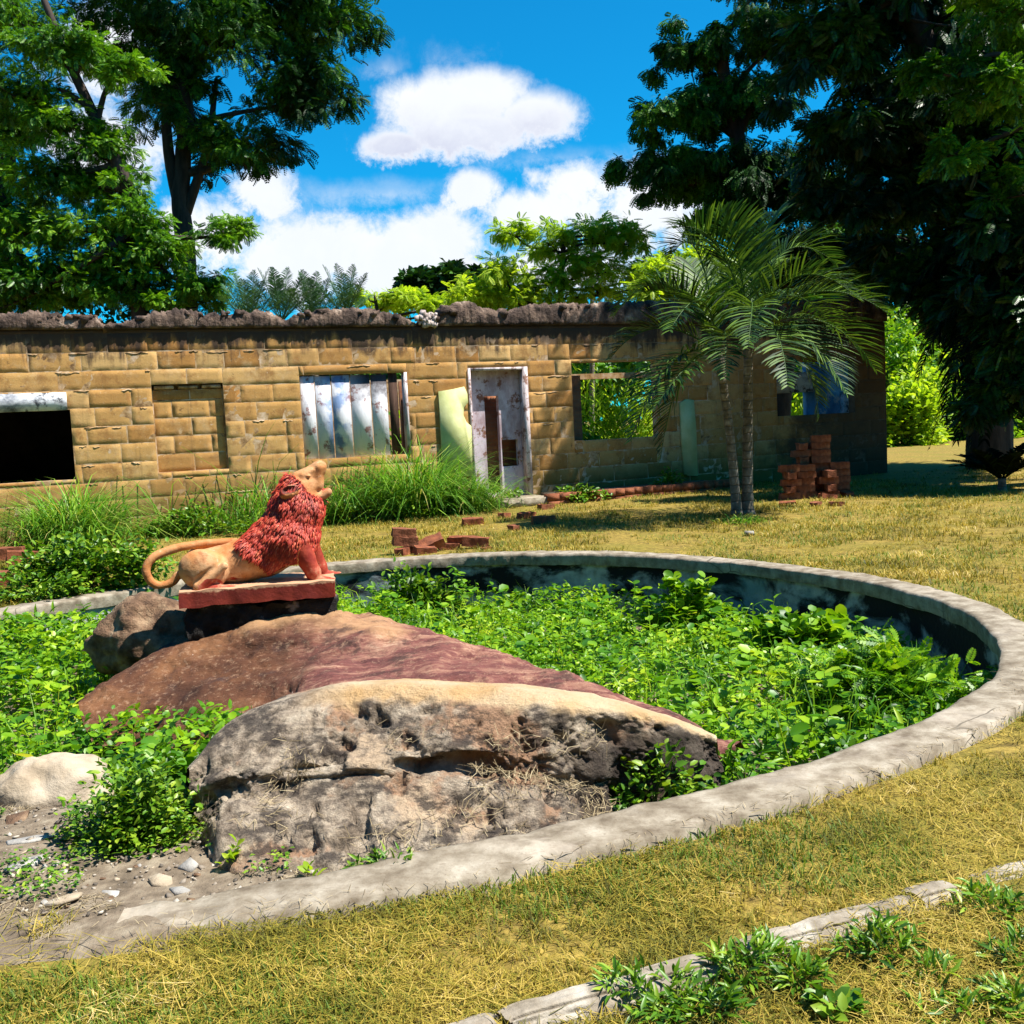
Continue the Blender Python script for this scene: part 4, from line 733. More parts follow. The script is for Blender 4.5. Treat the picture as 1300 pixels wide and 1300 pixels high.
# big trees behind the ruin, left
Y = 33; b0 = gp(240, Y)
tree('tall dark crowned tree with upright forked trunk behind the left half of the ruin', b0, [b0, P(236, 350, Y), P(232, 240, Y), P(236, 120, Y), P(250, 0, Y), P(255, -60, Y)], .38,
     [B(300, 60, Y, 125, 100), B(400, 30, Y, 75, 70), B(380, 130, Y, 75, 60), B(300, 190, Y, 75, 50), B(170, 40, Y, 80, 80), B(250, -60, Y, 140, 80), B(390, -50, Y, 80, 60), B(215, 130, Y, 60, 60)], 21, 64, .27, M['leaf_darkmid'], PINL, 'trees behind the ruin',
     extra=[([P(238, 300, Y), P(215, 200, Y), P(208, 90, Y), P(200, -20, Y)], .22), ([P(236, 270, Y), P(262, 190, Y), P(275, 100, Y)], .18)])
Y = 29; b0 = gp(180, Y)
tree('tree with a dark trunk leaning left and sunlit feathery leaves behind the ruin', b0, [b0, P(178, 330, Y), P(165, 240, Y), P(125, 160, Y), P(85, 70, Y), P(50, -10, Y)], .28,
     [B(60, 70, Y, 60, 45), B(90, 160, Y, 55, 40), B(165, 100, Y, 40, 30), B(60, 230, Y, 65, 40), B(150, 250, Y, 50, 32), B(120, 300, Y, 70, 38), B(200, 320, Y, 50, 35), B(250, 370, Y, 60, 25), B(60, 350, Y, 80, 45), B(285, 300, Y, 35, 28), B(160, 370, Y, 60, 30), B(100, 365, Y, 70, 35), B(215, 385, Y, 60, 25), B(20, 300, Y, 60, 40), B(100, 240, Y, 50, 35), B(40, 130, Y, 50, 40), B(120, 70, Y, 40, 30), B(130, 200, Y, 55, 40), B(175, 290, Y, 50, 35), B(30, 380, Y, 70, 35), B(165, 340, Y, 60, 30)], 25, 54, .20, M['leaf_mid'], PIN, 'trees behind the ruin')
Y = 31; b0 = gp(-10, Y)
tree('thick trunked leafy tree cut by the left edge of the photo behind the ruin', b0, [b0, P(0, 300, Y), P(8, 220, Y), P(0, 120, Y), P(-30, 0, Y)], .5,
     [B(10, 30, Y, 70, 60), B(-60, 120, Y, 90, 80), B(20, 180, Y, 60, 50), B(-40, 270, Y, 90, 60), B(40, 290, Y, 60, 45), B(20, 370, Y, 80, 45), B(110, 380, Y, 60, 30)], 22, 60, .21, M['leaf_mid'], PIN, 'trees behind the ruin')
# distant dark trees and bright young ones
Y = 60; b0 = gp(565, Y)
tree('distant dark green round tree seen above the broken ledge', b0, [b0, P(565, 420, Y), P(565, 380, Y), P(565, 350, Y)], .5, [B(570, 360, Y, 50, 22), B(535, 372, Y, 40, 20), B(610, 368, Y, 45, 22), B(580, 385, Y, 70, 20)], 7, 40, .9, M['leaf_dark'], TUFT, 'trees behind the ruin')
Y = 34; b0 = gp(480, Y)
tree('low lime green bushy tree just above the broken ledge, left of the dark tree', b0, [b0, P(480, 420, Y), P(478, 390, Y), P(475, 375, Y)], .12, [B(470, 382, Y, 28, 14), B(510, 380, Y, 40, 14), B(550, 390, Y, 40, 14), B(600, 384, Y, 40, 16)], 16, 40, .26, M['leaf_lime'], PIN, 'trees behind the ruin')
Y = 31; b0 = gp(700, Y)
tree('airy bright lime green tree above the middle of the ruin against clouds', b0, [b0, P(705, 420, Y), P(712, 370, Y), P(715, 310, Y), P(712, 290, Y)], .14,
     [B(655, 300, Y, 35, 20), B(700, 310, Y, 40, 24), B(770, 300, Y, 42, 22), B(640, 350, Y, 40, 26), B(700, 360, Y, 55, 26), B(770, 345, Y, 50, 26), B(735, 330, Y, 40, 20), B(640, 375, Y, 60, 18), B(760, 375, Y, 60, 18), B(800, 310, Y, 25, 22), B(595, 374, Y, 45, 18), B(820, 350, Y, 50, 30), B(690, 386, Y, 80, 18), B(740, 300, Y, 40, 22)], 22, 26, .24, M['leaf_lime'], PIN, 'trees behind the ruin', cr=.42)
Y = 27; b0 = gp(870, Y)
tree('dense lime green tree behind the left fronds of the twin palms', b0, [b0, P(870, 430, Y), P(872, 380, Y), P(870, 340, Y)], .14, [B(850, 345, Y, 45, 28), B(890, 335, Y, 40, 28), B(830, 370, Y, 50, 22), B(900, 375, Y, 60, 30)], 24, 32, .24, M['leaf_lime'], PIN, 'trees behind the ruin')
# tall dark trees, right
Y = 30; b0 = gp(985, Y)
tree('tall dark tree with drooping feathery branches behind the twin palms', b0, [b0, P(990, 400, Y), P(960, 300, Y), P(935, 180, Y), P(915, 80, Y), P(905, 30, Y)], .4,
     [B(880, 75, Y, 50, 50), B(860, 150, Y, 55, 45), B(830, 215, Y, 55, 35), B(880, 230, Y, 60, 45), B(940, 130, Y, 65, 60), B(980, 60, Y, 70, 60), B(960, 230, Y, 80, 60), B(1000, -40, Y, 100, 70), B(1010, 320, Y, 90, 50), B(920, 290, Y, 50, 28), B(1060, 345, Y, 80, 45), B(960, 345, Y, 70, 32), B(1115, 330, 33, 60, 50), B(1010, 250, Y, 80, 50)], 18, 80, .27, M['leaf_darkmid'], PINL, 'dark trees on the right', droop=.9)
Y = 22; b0 = gp(1255, 25)
tree('huge dark tree at the right whose low canopy shades the ruin end', b0, [b0, P(1250, 400, 25), P(1240, 250, 24), P(1200, 120, 23), P(1150, 0, 22), P(1130, -60, 22)], .55,
     [B(1060, 70, Y, 85, 80), B(1130, 20, Y, 110, 90), B(1090, 170, Y, 80, 55), B(1180, 150, Y, 110, 80), B(1260, 60, Y, 110, 100), B(1270, 220, Y, 110, 80), B(1180, 270, Y, 90, 55), B(1090, 260, Y, 60, 40), B(1270, 340, Y, 110, 70), B(1180, 360, Y, 60, 45), B(1350, 150, Y, 120, 130), B(1120, -90, Y, 160, 80), B(1350, 320, Y, 100, 90), B(1260, 420, 23, 80, 50), B(1180, 330, 25, 110, 70), B(1130, 200, 25, 90, 80), B(1300, 250, 26, 150, 110), B(1200, 100, 26, 140, 90), B(1420, 200, 25, 120, 140), B(1090, 330, 26, 60, 45), B(1330, 400, 26, 120, 70), B(1300, 430, 19, 95, 75), B(1290, 505, 18.5, 60, 45), B(1240, 400, 21, 70, 60), B(1330, 330, 19, 110, 90)], 21, 60, .28, M['leaf_dark'], PIN, 'dark trees on the right', droop=.5)
Y = 19; b0 = gp(1420, 20)
tree('leafy tree overhanging from the right edge with sunlit sprays', b0, [b0, P(1400, 350, Y), P(1370, 200, Y), P(1320, 80, Y)], .4, [B(1210, 95, Y, 60, 28), B(1290, 120, Y, 70, 50), B(1200, 200, Y, 50, 24), B(1330, 240, Y, 90, 70), B(1250, -10, Y, 80, 50), B(1340, 20, Y, 120, 80)], 20, 50, .21, M['leaf_mid'], PIN, 'dark trees on the right', droop=.4)
# bright bushes and tall grass beyond the end of the ruin
def shrub(label, c, r, n, size, mat, tmpl=OVAL, name='shrub', cat='shrub', group=None, clump=14, droop=.1):
    root = empty(name, (c[0], c[1], c[2])); tag(root, label, cat, group); r = np.asarray(r, float); k = clump; d = rdir(k); d[:, 2] = np.abs(d[:, 2]); cc_ = d*r*rng.uniform(.35, .85, (k, 1)); cl = rng.uniform(.25, .5, k); ci = rng.integers(0, k, n); p = cc_[ci]+rdir(n)*(rng.random((n, 1))**.5)*cl[ci, None]*r; p[:, 2] = np.abs(p[:, 2])
    out = unit(p); foliage('foliage', p, (0, 0, .9), size*rng.uniform(.6, 1.35, n), tmpl, mat, root, out, droop); mb = MB()
    for q in range(min(k, 12)): mb.add(*tube(np.array([[0, 0, -.05], cc_[q]*.5+rng.normal(size=3)*.05*r, cc_[q]]), [.02*max(r), .012*max(r), .004*max(r)], 5, False))
    mb.build('stems', [M['green_stem']], root); return root
M['green_stem'] = obj_noise_mat('green_stem', [(.3, (.05, .08, .02)), (.7, (.12, .14, .04))], 8)
for px, py, Y, rx, rz, nm, mt_ in [(1150, 560, 40, 1.6, 2.6, 'lower left', 'leaf_lime'), (1195, 560, 44, 2.0, 4.6, 'rear', 'leaf_lime'), (1245, 560, 42, 1.7, 2.4, 'right', 'leaf_pool'), (1300, 560, 43, 2.2, 3.2, 'far', 'leaf_mid'), (1135, 560, 47, 2.6, 7.4, 'tall', 'leaf_pool')]:
    q = gp(px, Y); shrub({'lower left': 'low bright green bush just right of the ruin corner', 'rear': 'taller bright green bush in the sunny gap right of the ruin', 'right': 'bright green bush half hidden behind the dark palm fronds', 'far': 'green bush behind the trunk at the right edge', 'tall': 'tall bright green bush rising behind the ruin corner'}[nm], q, (rx, rx, rz), 4200, .26, M[mt_], OVAL, group='bushes beyond the ruin', clump=26)
for px, py, Y, off, r, n, lab in [(765, 560, 0, 1.7, (1.3, .6, 1.35), 2600, 'low green weeds growing inside the ruin behind the open window'), (1010, 525, 0, .9, (.7, .4, 1.05), 900, 'green bush inside the ruin behind the shaded right window'), (512, 560, 0, 1.6, (.6, .6, 2.0), 900, 'green bush seen through the gap beside the window boards'), (40, 612, 0, .7, (1.2, .35, .95), 900, 'dark weeds inside the sooty left window')]:
    s_ = FC(px, py, -off)[0]; q = FW(s_, off, 0); shrub(lab, q, r, n, .16, M['leaf_lime'] if n == 3200 else M['leaf_pool'] if n > 3000 else M['leaf_pool'], OVAL, group='plants inside the ruin', clump=26, droop=-.3)

def added_woods_behind():
    # unseen woods added behind the camera to hold back sky light
    n = 26000; a_ = rng.uniform(math.pi*.98, math.pi*1.9, n); rr_ = 17+rng.uniform(0, 4, n); h = 11+2.5*fbm(np.c_[a_*6, a_*0, a_*0], 3, 24); z = h*rng.random(n)**.8; ax = rdir(n); V, F_ = stamp(*TUFT, np.c_[rr_*np.cos(a_), rr_*np.sin(a_), z], ax, rdir(n)*.6+[0, .4, .6], rng.uniform(.5, .9, n)); tag(fast_mesh('far_and_added_woods', V, F_, [M['leaf_dark']]), kind='stuff')
added_woods_behind()
def woods():
    n = 52000; x = rng.uniform(-60, 75, n); y = 58+rng.uniform(0, 9, n); h = 5.5+4.5*np.clip((x-10)/12, 0, 1)+2.2*fbm(np.c_[x*.12, y*0, y*0], 3, 14)+1.2*fbm(np.c_[x*.5, y*0, y*0], 2, 15); z = h*rng.random(n)**.75; b = fbm(np.c_[x*.4, y*.4, z*.5], 3, 16); k = b > -.25; p = np.c_[x, y-1.5*b, z][k]
    ax = rdir(len(p)); V, F_ = stamp(*TUFT, p, ax, rdir(len(p))*.5+[0, -.5, .7], rng.uniform(.4, .9, len(p))); tag(fast_mesh('far_and_added_woods', V, F_, [M['leaf_mid']]), kind='stuff')
woods()
for px, Y, r_, lab in [(778, 33, (2.6, 1.6, 3.6), 'sunlit lime green bush beyond the ruin seen through the open window'), (1022, 33, (1.9, 1.3, 3.3), 'sunlit lime green bush beyond the ruin seen through the shaded right window')]:
    shrub(lab, gp(px, Y), r_, 6500, .22, M['leaf_lime'], LANCE, group='bushes beyond the ruin', clump=34, droop=-.3)
# ------------------------------------------------------------------ palms
def frond_mesh(base, ctrl, tip, n=46, ll=.55, lw=.028, hang=.45, seed=0):
    """one pinnate frond: a rachis curve with many narrow leaflets either side"""
    base, ctrl, tip = (np.asarray(v, float) for v in (base, ctrl, tip)); t = np.linspace(0, 1, 20)[:, None]; c = (1-t)**2*base+2*t*(1-t)*ctrl+t*t*tip; mb = MB(); mb.add(*tube(c, np.linspace(.018, .004, 20), 5))
    tt = np.linspace(.16, .995, n)[:, None]; p = (1-tt)**2*base+2*tt*(1-tt)*ctrl+tt*tt*tip; tg = unit(2*(1-tt)*(ctrl-base)+2*tt*(tip-ctrl)); up = np.array([0, 0, 1.]); s = np.cross(tg, up); bad = np.linalg.norm(s, axis=1) < .15; s[bad] = np.array([.3, 1, 0]); s = unit(s); nn = unit(np.cross(s, tg)); L_ = ll*np.clip(np.sin(np.pi*np.clip(.14+.82*tt[:, 0], 0, 1)), .18, 1)
    for sg in (-1, 1):
        d = unit(s*sg*.78+tg*.62+nn*.30+rng.normal(size=(n, 3))*.09); l = (L_*rng.uniform(.88, 1.1, n))[:, None]; q0 = p; q1 = p+d*l*.38; q2 = p+d*l*.72-up*hang*.22*l*(1+rng.random((n, 1))*.4); q3 = p+d*l*.95-up*hang*.62*l; wd = unit(np.cross(d, nn))*lw*.5
        V = np.stack([q0-wd*.5, q0+wd*.5, q1-wd, q1+wd, q2-wd*.8, q2+wd*.8, q3], 1); o = (np.arange(n)*7)[:, None]; mb.add(V.reshape(-1, 3), [np.concatenate([o+np.array([0, 1, 3, 2]), o+np.array([2, 3, 5, 4])]), o+np.array([4, 5, 6])])
    return mb
def palm_trunk_mat():
    mt, t = new_mat('palm_trunk'); o = t.n('ShaderNodeTexCoord').outputs['Object']; sp = t.n('ShaderNodeSeparateXYZ', i={0: o}); z = t.math('ADD', sp.outputs[2], t.math('MULTIPLY', t.noise(o, 5, 3), .08)); f = t.math('FRACT', t.math('MULTIPLY', z, 7.5)); ring = t.smooth(t.math('ABSOLUTE', t.math('SUBTRACT', f, .5)), .36, .48)
    c = t.ramp(t.noise(o, 9, 6), [(.3, (.07, .06, .04)), (.55, (.17, .145, .11)), (.75, (.33, .30, .25))]); c = t.mix(t.math('MULTIPLY', ring, .7), c, (.07, .06, .045)); finish(t, c, .85, t.math('SUBTRACT', t.noise(o, 20, 5), ring), .5, .02); return mt
M['palm_trunk'] = palm_trunk_mat()
def palm(label, base, top, r, fronds, Yc, mat, group=None, name='palm_tree', n=46, ll=.55, lw=.03, hang=.45, bow=(0, 0, 0)):
    root = empty(name, base); tag(root, label, 'palm', group); b0 = np.asarray(base, float); top = np.asarray(top, float); tp_ = catmull(np.array([b0, (b0+top)/2+np.asarray(bow), top]), np.linspace(0, 1, 26)); rad = np.interp(np.linspace(0, 1, 26), [0, .06, .2, .8, .9, 1], [r*1.7, r*1.2, r, r*.85, r*1.05, r*.5]); mb = MB(); mb.add(*tube(tp_-b0, rad, 12)); mb.build('trunk', [M['palm_trunk']], root, smooth=True)
    for k, f in enumerate(fronds):
        frond_mesh(top-b0+[0, 0, -.05], f[0]-b0, f[1]-b0, n, ll*f[2] if len(f) > 2 else ll, lw, hang, k).build('frond', [mat], root)
    return root
D = 16.0
bA = G(936, 655, -.03); bB = G(951, 655, -.03); D = bA[1]; tA = P(912, 445, D-.1); tB = P(950, 415, D+.15); bB[1] += .12
def fr(cx, cy, cd, tx, ty, td, s=1.0): return (P(cx, cy, D+cd), P(tx, ty, D+td), s)
FA = [fr(870, 350, -.3, 812, 372, -.5), fr(830, 380, -.2, 775, 455, -.2), fr(845, 420, -.8, 800, 560, -1.0, .9), fr(860, 430, .4, 838, 585, .5, .9), fr(850, 300, .6, 780, 400, 1.0), fr(900, 330, -.8, 850, 420, -1.6, .9), fr(905, 360, .9, 870, 330, 1.6), fr(880, 440, -1.2, 830, 520, -1.6, .8), fr(925, 380, -1.0, 920, 480, -1.8, .7), fr(890, 250, .1, 850, 330, .2, 1.05)]
FB = [fr(920, 270, -.2, 855, 290, -.4, 1.1), fr(980, 265, .2, 1062, 335, .3, 1.1), fr(955, 290, .4, 990, 270, .6), fr(940, 300, -.3, 915, 265, -.3), fr(1040, 330, -.3, 1130, 400, -.4, 1.05), fr(1050, 370, .4, 1112, 470, .5, 1.0), fr(1020, 390, -.7, 1075, 500, -1.1, .95), fr(1000, 330, 1.0, 1060, 420, 1.8), fr(990, 380, -1.0, 1000, 490, -1.9, .8), fr(1030, 420, .1, 1040, 530, .1, .8), fr(960, 340, -1.1, 950, 440, -2.0, .75), fr(965, 300, 1.0, 940, 370, 1.8), fr(1010, 300, -.6, 1090, 380, -1.0)]
palm('left slender palm of the pair with its trunk leaning left and fronds arching left', bA, tA, .075, FA, D, M['palm_leaf'], n=48, ll=.92, lw=.032, hang=.24, bow=(.03, 0, 0))
palm('right slender palm of the pair with an upright ringed trunk and fronds arching right', bB, tB, .085, FB, D, M['palm_leaf'], n=48, ll=.92, lw=.032, hang=.24)
for zx in ((925, 560), (953, 560)): pass
# dark palm at the right edge; spiky date palms and a small palm behind the ruin
Y = 20.5; b0 = gp(1330, Y); tp_ = P(1310, 330, Y)
palm('dark palm at the right edge with fronds hanging almost to the ground', b0, tp_, .14, [(P(1220, 320, Y), P(1165, 480, Y), 1.), (P(1240, 330, Y-.5), P(1200, 530, Y-.7), 1.), (P(1230, 380, Y+.6), P(1180, 570, Y+.9), 1.), (P(1260, 300, Y-1), P(1250, 560, Y-1.5), 1.), (P(1200, 290, Y+.5), P(1140, 400, Y+.8), 1.), (P(1290, 280, Y-1.2), P(1290, 520, Y-2), 1.), (P(1250, 230, Y), P(1190, 330, Y), 1.), (P(1360, 260, Y), P(1420, 420, Y), 1.), (P(1250, 350, Y+1), P(1230, 600, Y+1.2), 1.), (P(1270, 400, Y), P(1215, 560, Y-.4), 1.)], Y, M['palm_dark'], n=60, ll=.85, lw=.05, hang=.9)
Y = 16.5; b0 = gp(1272, 18.5)
spk = [(b0+[.35*math.cos(q*1.9), .35*math.sin(q*1.9), .55], b0+[1.0*math.cos(q*1.9), 1.0*math.sin(q*1.9), .5+.4*((q*7) % 5)/5], .55) for q in range(12)]
palm('small dark spiky palm bush at the foot of the right hand trees', b0, b0+[0, 0, .25], .08, spk, 18.5, M['palm_dark'], n=26, ll=.5, lw=.05, hang=.2)
for k, (px, py) in enumerate([(318, 398), (358, 392), (400, 396), (440, 388)]):
    Y = 27+k*.8; b0 = gp(px, Y); tp_ = P(px, py+14, Y); fl = []
    for q in range(15):
        a_ = q*2.4+k; el_ = .55+.9*((q*5) % 7)/7; L_ = 1.5*(.8+.3*((q*3) % 5)/5); d = np.array([math.cos(a_)*math.cos(el_), math.sin(a_)*math.cos(el_), math.sin(el_)]); fl.append((tp_+d*L_*.6+[0, 0, .08], tp_+d*L_, .8))
    palm(['spiky blue green palm above the ruin beside the big trunk, leftmost of four', 'second spiky palm above the ruin, between leftmost palm and middle pair', 'third spiky palm above the ruin, left of the lime bushes', 'spiky palm above the ruin touching the lime green bushes'][k], b0, tp_, .12, fl, Y, M['leaf_blue'], 'spiky palms behind the ruin', n=34, ll=.5, lw=.018, hang=.35)
for px, rx, lab in [(40, 2.0, 'dark bush above the ruin at the left edge'), (150, 1.9, 'dark bush above the ruin between the leaning and the left edge trees'), (330, 1.5, 'dark bush under the leftmost spiky palms above the ruin'), (420, 1.4, 'dark bush under the right hand spiky palms above the ruin'), (250, 1.6, 'dark bush at the foot of the big forked tree above the ruin')]:
    q = gp(px, 29.5); shrub(lab, q, (rx, 1.0, 6.6 if px < 200 else 5.7 if px < 300 else 4.9), 7000, .2, M['leaf_darkmid'], OVAL, 'shrub', 'shrub', None, 34)
Y = 38; b0 = gp(752, Y); tp_ = P(752, 305, Y); palm('small dark palm top poking out of the lime green tree', b0, tp_, .1, [(tp_+[math.cos(q*1.3)*.5, math.sin(q*1.3)*.5, .55+.2*(q % 3)], tp_+[math.cos(q*1.3)*1.0, math.sin(q*1.3)*1.0, .25+.3*(q % 3)], .7) for q in range(8)], Y, M['leaf_blue'], n=22, ll=.4, lw=.05, hang=.2)

# ------------------------------------------------------------------ grass and weeds
def blades(pos, h, lean, wd, az, curl=.5):
    n = len(pos); d = np.stack([np.cos(az), np.sin(az), 0*az], 1); s = np.stack([-np.sin(az), np.cos(az), 0*az], 1)*(wd/2)[:, None]; up = np.array([0, 0, 1.]); cl, sl = np.cos(lean)[:, None], np.sin(lean)[:, None]; l2 = lean+curl; hh = h[:, None]
    p1 = pos+hh*.5*(up*cl+d*sl); p2 = p1+hh*.5*(up*np.cos(l2)[:, None]+d*np.sin(l2)[:, None]); V = np.stack([pos-s, pos+s, p1-s*.8, p1+s*.8, p2], 1); o = (np.arange(n)*5)[:, None]; return V.reshape(-1, 3), [o+np.array([0, 1, 3, 2]), o+np.array([2, 3, 4])]
def rim_gap(xy):
    """the stretch at the near left where the rim has broken away"""
    d = xy-PC; a0 = math.atan2(*(G(66, 1186)[:2]-PC)[::-1]); t_ = (np.arctan2(d[:, 1], d[:, 0])-a0) % 6.2832; return t_ > 6.2832-.72
def lawn_pts(n, y0, y1, e):
    u = rng.random(n); Y_ = (y0**-e+u*(y1**-e-y0**-e))**(1/-e); x = (rng.random(n)*2-1)*(.80*Y_+1.3); return np.c_[x, Y_]
def lawn_ok(xy): return ~inside_pool(xy, np.where(rim_gap(xy), .05, RIMW-.02+.05*rng.random(len(xy))**2*(rng.random(len(xy)) < .4))) & (((xy-A0)@ND) > .05)
def lawn():
    mb = MB()
    # flattened dead straw
    n = 420000; xy = lawn_pts(n, 2.0, 30., .35); dn = fbm(np.c_[xy*2.2, np.zeros(n)], 3, 55); k = lawn_ok(xy) & (rng.random(n) < np.clip(.52+1.3*dn, .05, 1)); xy = xy[k]; n = len(xy); g = 1+.11*np.maximum(xy[:, 1]-2.5, 0)
    mb.add(*blades(np.c_[xy, ground_z(xy)+rng.uniform(0, .03, n)], rng.uniform(.03, .10, n)*(.75+.25*g), rng.uniform(1.15, 1.62, n), (.0018+.0020*rng.random(n))*g, rng.uniform(0, 6.283, n), rng.uniform(-.5, .6, n)))
    # short mown tufts, curling outwards
    nt = 31000; c = lawn_pts(nt, 2.0, 28., .3); c = c[lawn_ok(c) & (fbm(np.c_[c*1.4, np.zeros(nt)], 3, 58) > -.28)]; nt = len(c); per = rng.integers(8, 20, nt); ci = np.repeat(np.arange(nt), per); n = len(ci); g = 1+.11*np.maximum(c[ci, 1]-2.5, 0); off = rng.normal(size=(n, 2))*.014*g[:, None]**.7; xy = c[ci]+off
    sz = rng.uniform(.5, 1.25, nt)[ci]; az = np.arctan2(off[:, 1], off[:, 0])+rng.normal(size=n)*.8; mb.add(*blades(np.c_[xy, ground_z(xy)-.004], rng.uniform(.025, .065, n)*sz*(.8+.2*g), rng.uniform(.1, 1.0, n), (.0024+.0018*rng.random(n))*g, az, rng.uniform(.4, 1.3, n)))
    nt = 19000; c = np.c_[rng.uniform(-.8, .8, nt), rng.uniform(9, 27, nt)]; c[:, 0] *= c[:, 1]; c = c[lawn_ok(c)]; c = c[fbm(np.c_[c*.8, np.zeros(len(c))], 3, 78) > -.15]; nt = len(c); ci = np.repeat(np.arange(nt), 9); n = len(ci); off = rng.normal(size=(n, 2))*.05; xy = c[ci]+off
    mb.add(*blades(np.c_[xy, ground_z(xy)], rng.uniform(.05, .13, n), rng.uniform(.2, 1.2, n), rng.uniform(.007, .013, n), np.arctan2(off[:, 1], off[:, 0])+rng.normal(size=n)*.7, rng.uniform(.3, 1, n)))
    n = 6000; xy = lawn_pts(n, 2.0, 12., .6); k = lawn_ok(xy) & (fbm(np.c_[xy*1.7, np.zeros(n)+3], 3, 59) > -.05); xy = xy[k]; n = len(xy); mb.add(*blades(np.c_[xy, ground_z(xy)+rng.uniform(.02, .045, n)], rng.uniform(.08, .2, n), rng.uniform(1.35, 1.6, n), rng.uniform(.002, .004, n), rng.uniform(0, 6.283, n), rng.uniform(-.25, .35, n)))
    tag(mb.build('dry_lawn_grass', [M['dry_grass']]), kind='stuff')
lawn()
def lawn_green():
    n = 240000; xy = lawn_pts(n, 2.0, 24., .3); k = lawn_ok(xy) & (fbm(np.c_[xy*1.1, np.zeros(n)], 4, 71) > -.02+.3*(rng.random(n))); xy = xy[k]; n = len(xy); g = 1+.1*np.maximum(xy[:, 1]-2.5, 0)
    V, F_ = blades(np.c_[xy, ground_z(xy)], rng.uniform(.025, .06, n)*g**.5, rng.uniform(.1, 1.1, n), .0045*g, rng.uniform(0, 6.283, n)); tag(fast_mesh('green_lawn_grass', V, F_, [M['olive_grass']]), kind='stuff')
lawn_green()
def straw_on_rim():
    n = 4200; th = rng.uniform(0, 6.283, n); off = RIMW*rng.random(n)**.6; k = (fbm(np.c_[th*3, off, off], 2, 5)+1.2*(off/RIMW-.6)) > -.05; th, off = th[k], off[k]; xy = rim_xy(th, off); n = len(xy); V, F_ = blades(np.c_[xy, np.full(n, .0235)], rng.uniform(.02, .08, n), rng.uniform(1.5, 1.6, n), np.full(n, .0025), rng.uniform(0, 6.283, n), rng.uniform(-.1, .1, n)); tag(fast_mesh('loose_straw', V, F_, [M['old_straw']]), kind='stuff')
straw_on_rim()
def straw_on_rock():
    n = 2400; q = catmull(catmull(np.array([[P(*p) for p in st] for st in GREY]), rng.uniform(.05, .9, 1)).reshape(9, 3), np.zeros(1)); pts = []
    C_ = np.array([[P(*p) for p in st] for st in GREY]); A = catmull(C_, np.linspace(0, 1, 120)); Bq = catmull(A.transpose(1, 0, 2), np.linspace(0, 1, 90)).transpose(1, 0, 2); i = rng.integers(4, 88, n); j = np.where(rng.random(n) < .85, rng.integers(66, 89, n), rng.integers(42, 60, n)); p = Bq[i, j]; k = fbm(p*5, 3, 66) > -.05; p = p[k]+[0, 0, .008]; n = len(p); dx = Bq[i+1, j][k]-Bq[i, j][k]; dv = Bq[i, np.minimum(j+1, 89)][k]-Bq[i, j][k]; nr = unit(np.cross(dx, dv)); nr = nr*np.sign(nr[:, 2:]+1e-9); ax = rdir(n); ax = ax-nr*(ax*nr).sum(1, keepdims=True)*.9
    T = np.array([[0, .5, 0], [0, -.5, 0], [1, -.3, .08], [1, .3, .08]]); V, F_ = stamp(T, [np.array([[0, 1, 2, 3]])], p+nr*.012, ax, nr, rng.uniform(.02, .07, n), np.full(n, .003)); tag(fast_mesh('loose_straw', V, F_, [M['old_straw']]), kind='stuff')
    n = 24000; xy = np.c_[rng.uniform(-2.9, .7, n), rng.uniform(3.2, 4.6, n)]; k = inside_pool(xy, .02) & (fbm(np.c_[xy*3, np.zeros(n)], 3, 67) > -.1); xy = xy[k]; n = len(xy); V, F_ = blades(np.c_[xy, bed_z(xy)+.006], rng.uniform(.02, .07, n), rng.uniform(1.3, 1.6, n), np.full(n, .003), rng.uniform(0, 6.283, n), rng.uniform(-.2, .2, n)); tag(fast_mesh('loose_straw', V, F_, [M['old_straw']]), kind='stuff')
    n = 6000; xy = np.c_[rng.uniform(-2.8, -.9, n), rng.uniform(3.5, 4.5, n)]; k = inside_pool(xy, .02) & (fbm(np.c_[xy*3.2, np.zeros(n)+5], 3, 69) > .05); xy = xy[k]; n = len(xy); V, F_ = stamp(*OVAL, np.c_[xy, bed_z(xy)+rng.uniform(.005, .06, n)], rdir(n)*[1, 1, .4], rdir(n)*.4+[0, 0, 1], rng.uniform(.012, .03, n)); tag(fast_mesh('ground_weeds', V, F_, [M['leaf_bush']]), kind='stuff')
straw_on_rock()
_rk = np.concatenate([catmull(catmull(np.array([[P(*p)[:2] for p in st] for st in BR]), np.linspace(0, 1, 60)).transpose(1, 0, 2), np.linspace(0, 1, 40)).reshape(-1, 2) for BR in (BROWN, GREY)])
def off_rock(xy): return np.array([((q-_rk)**2).sum(1).min() > .12**2 for q in xy])
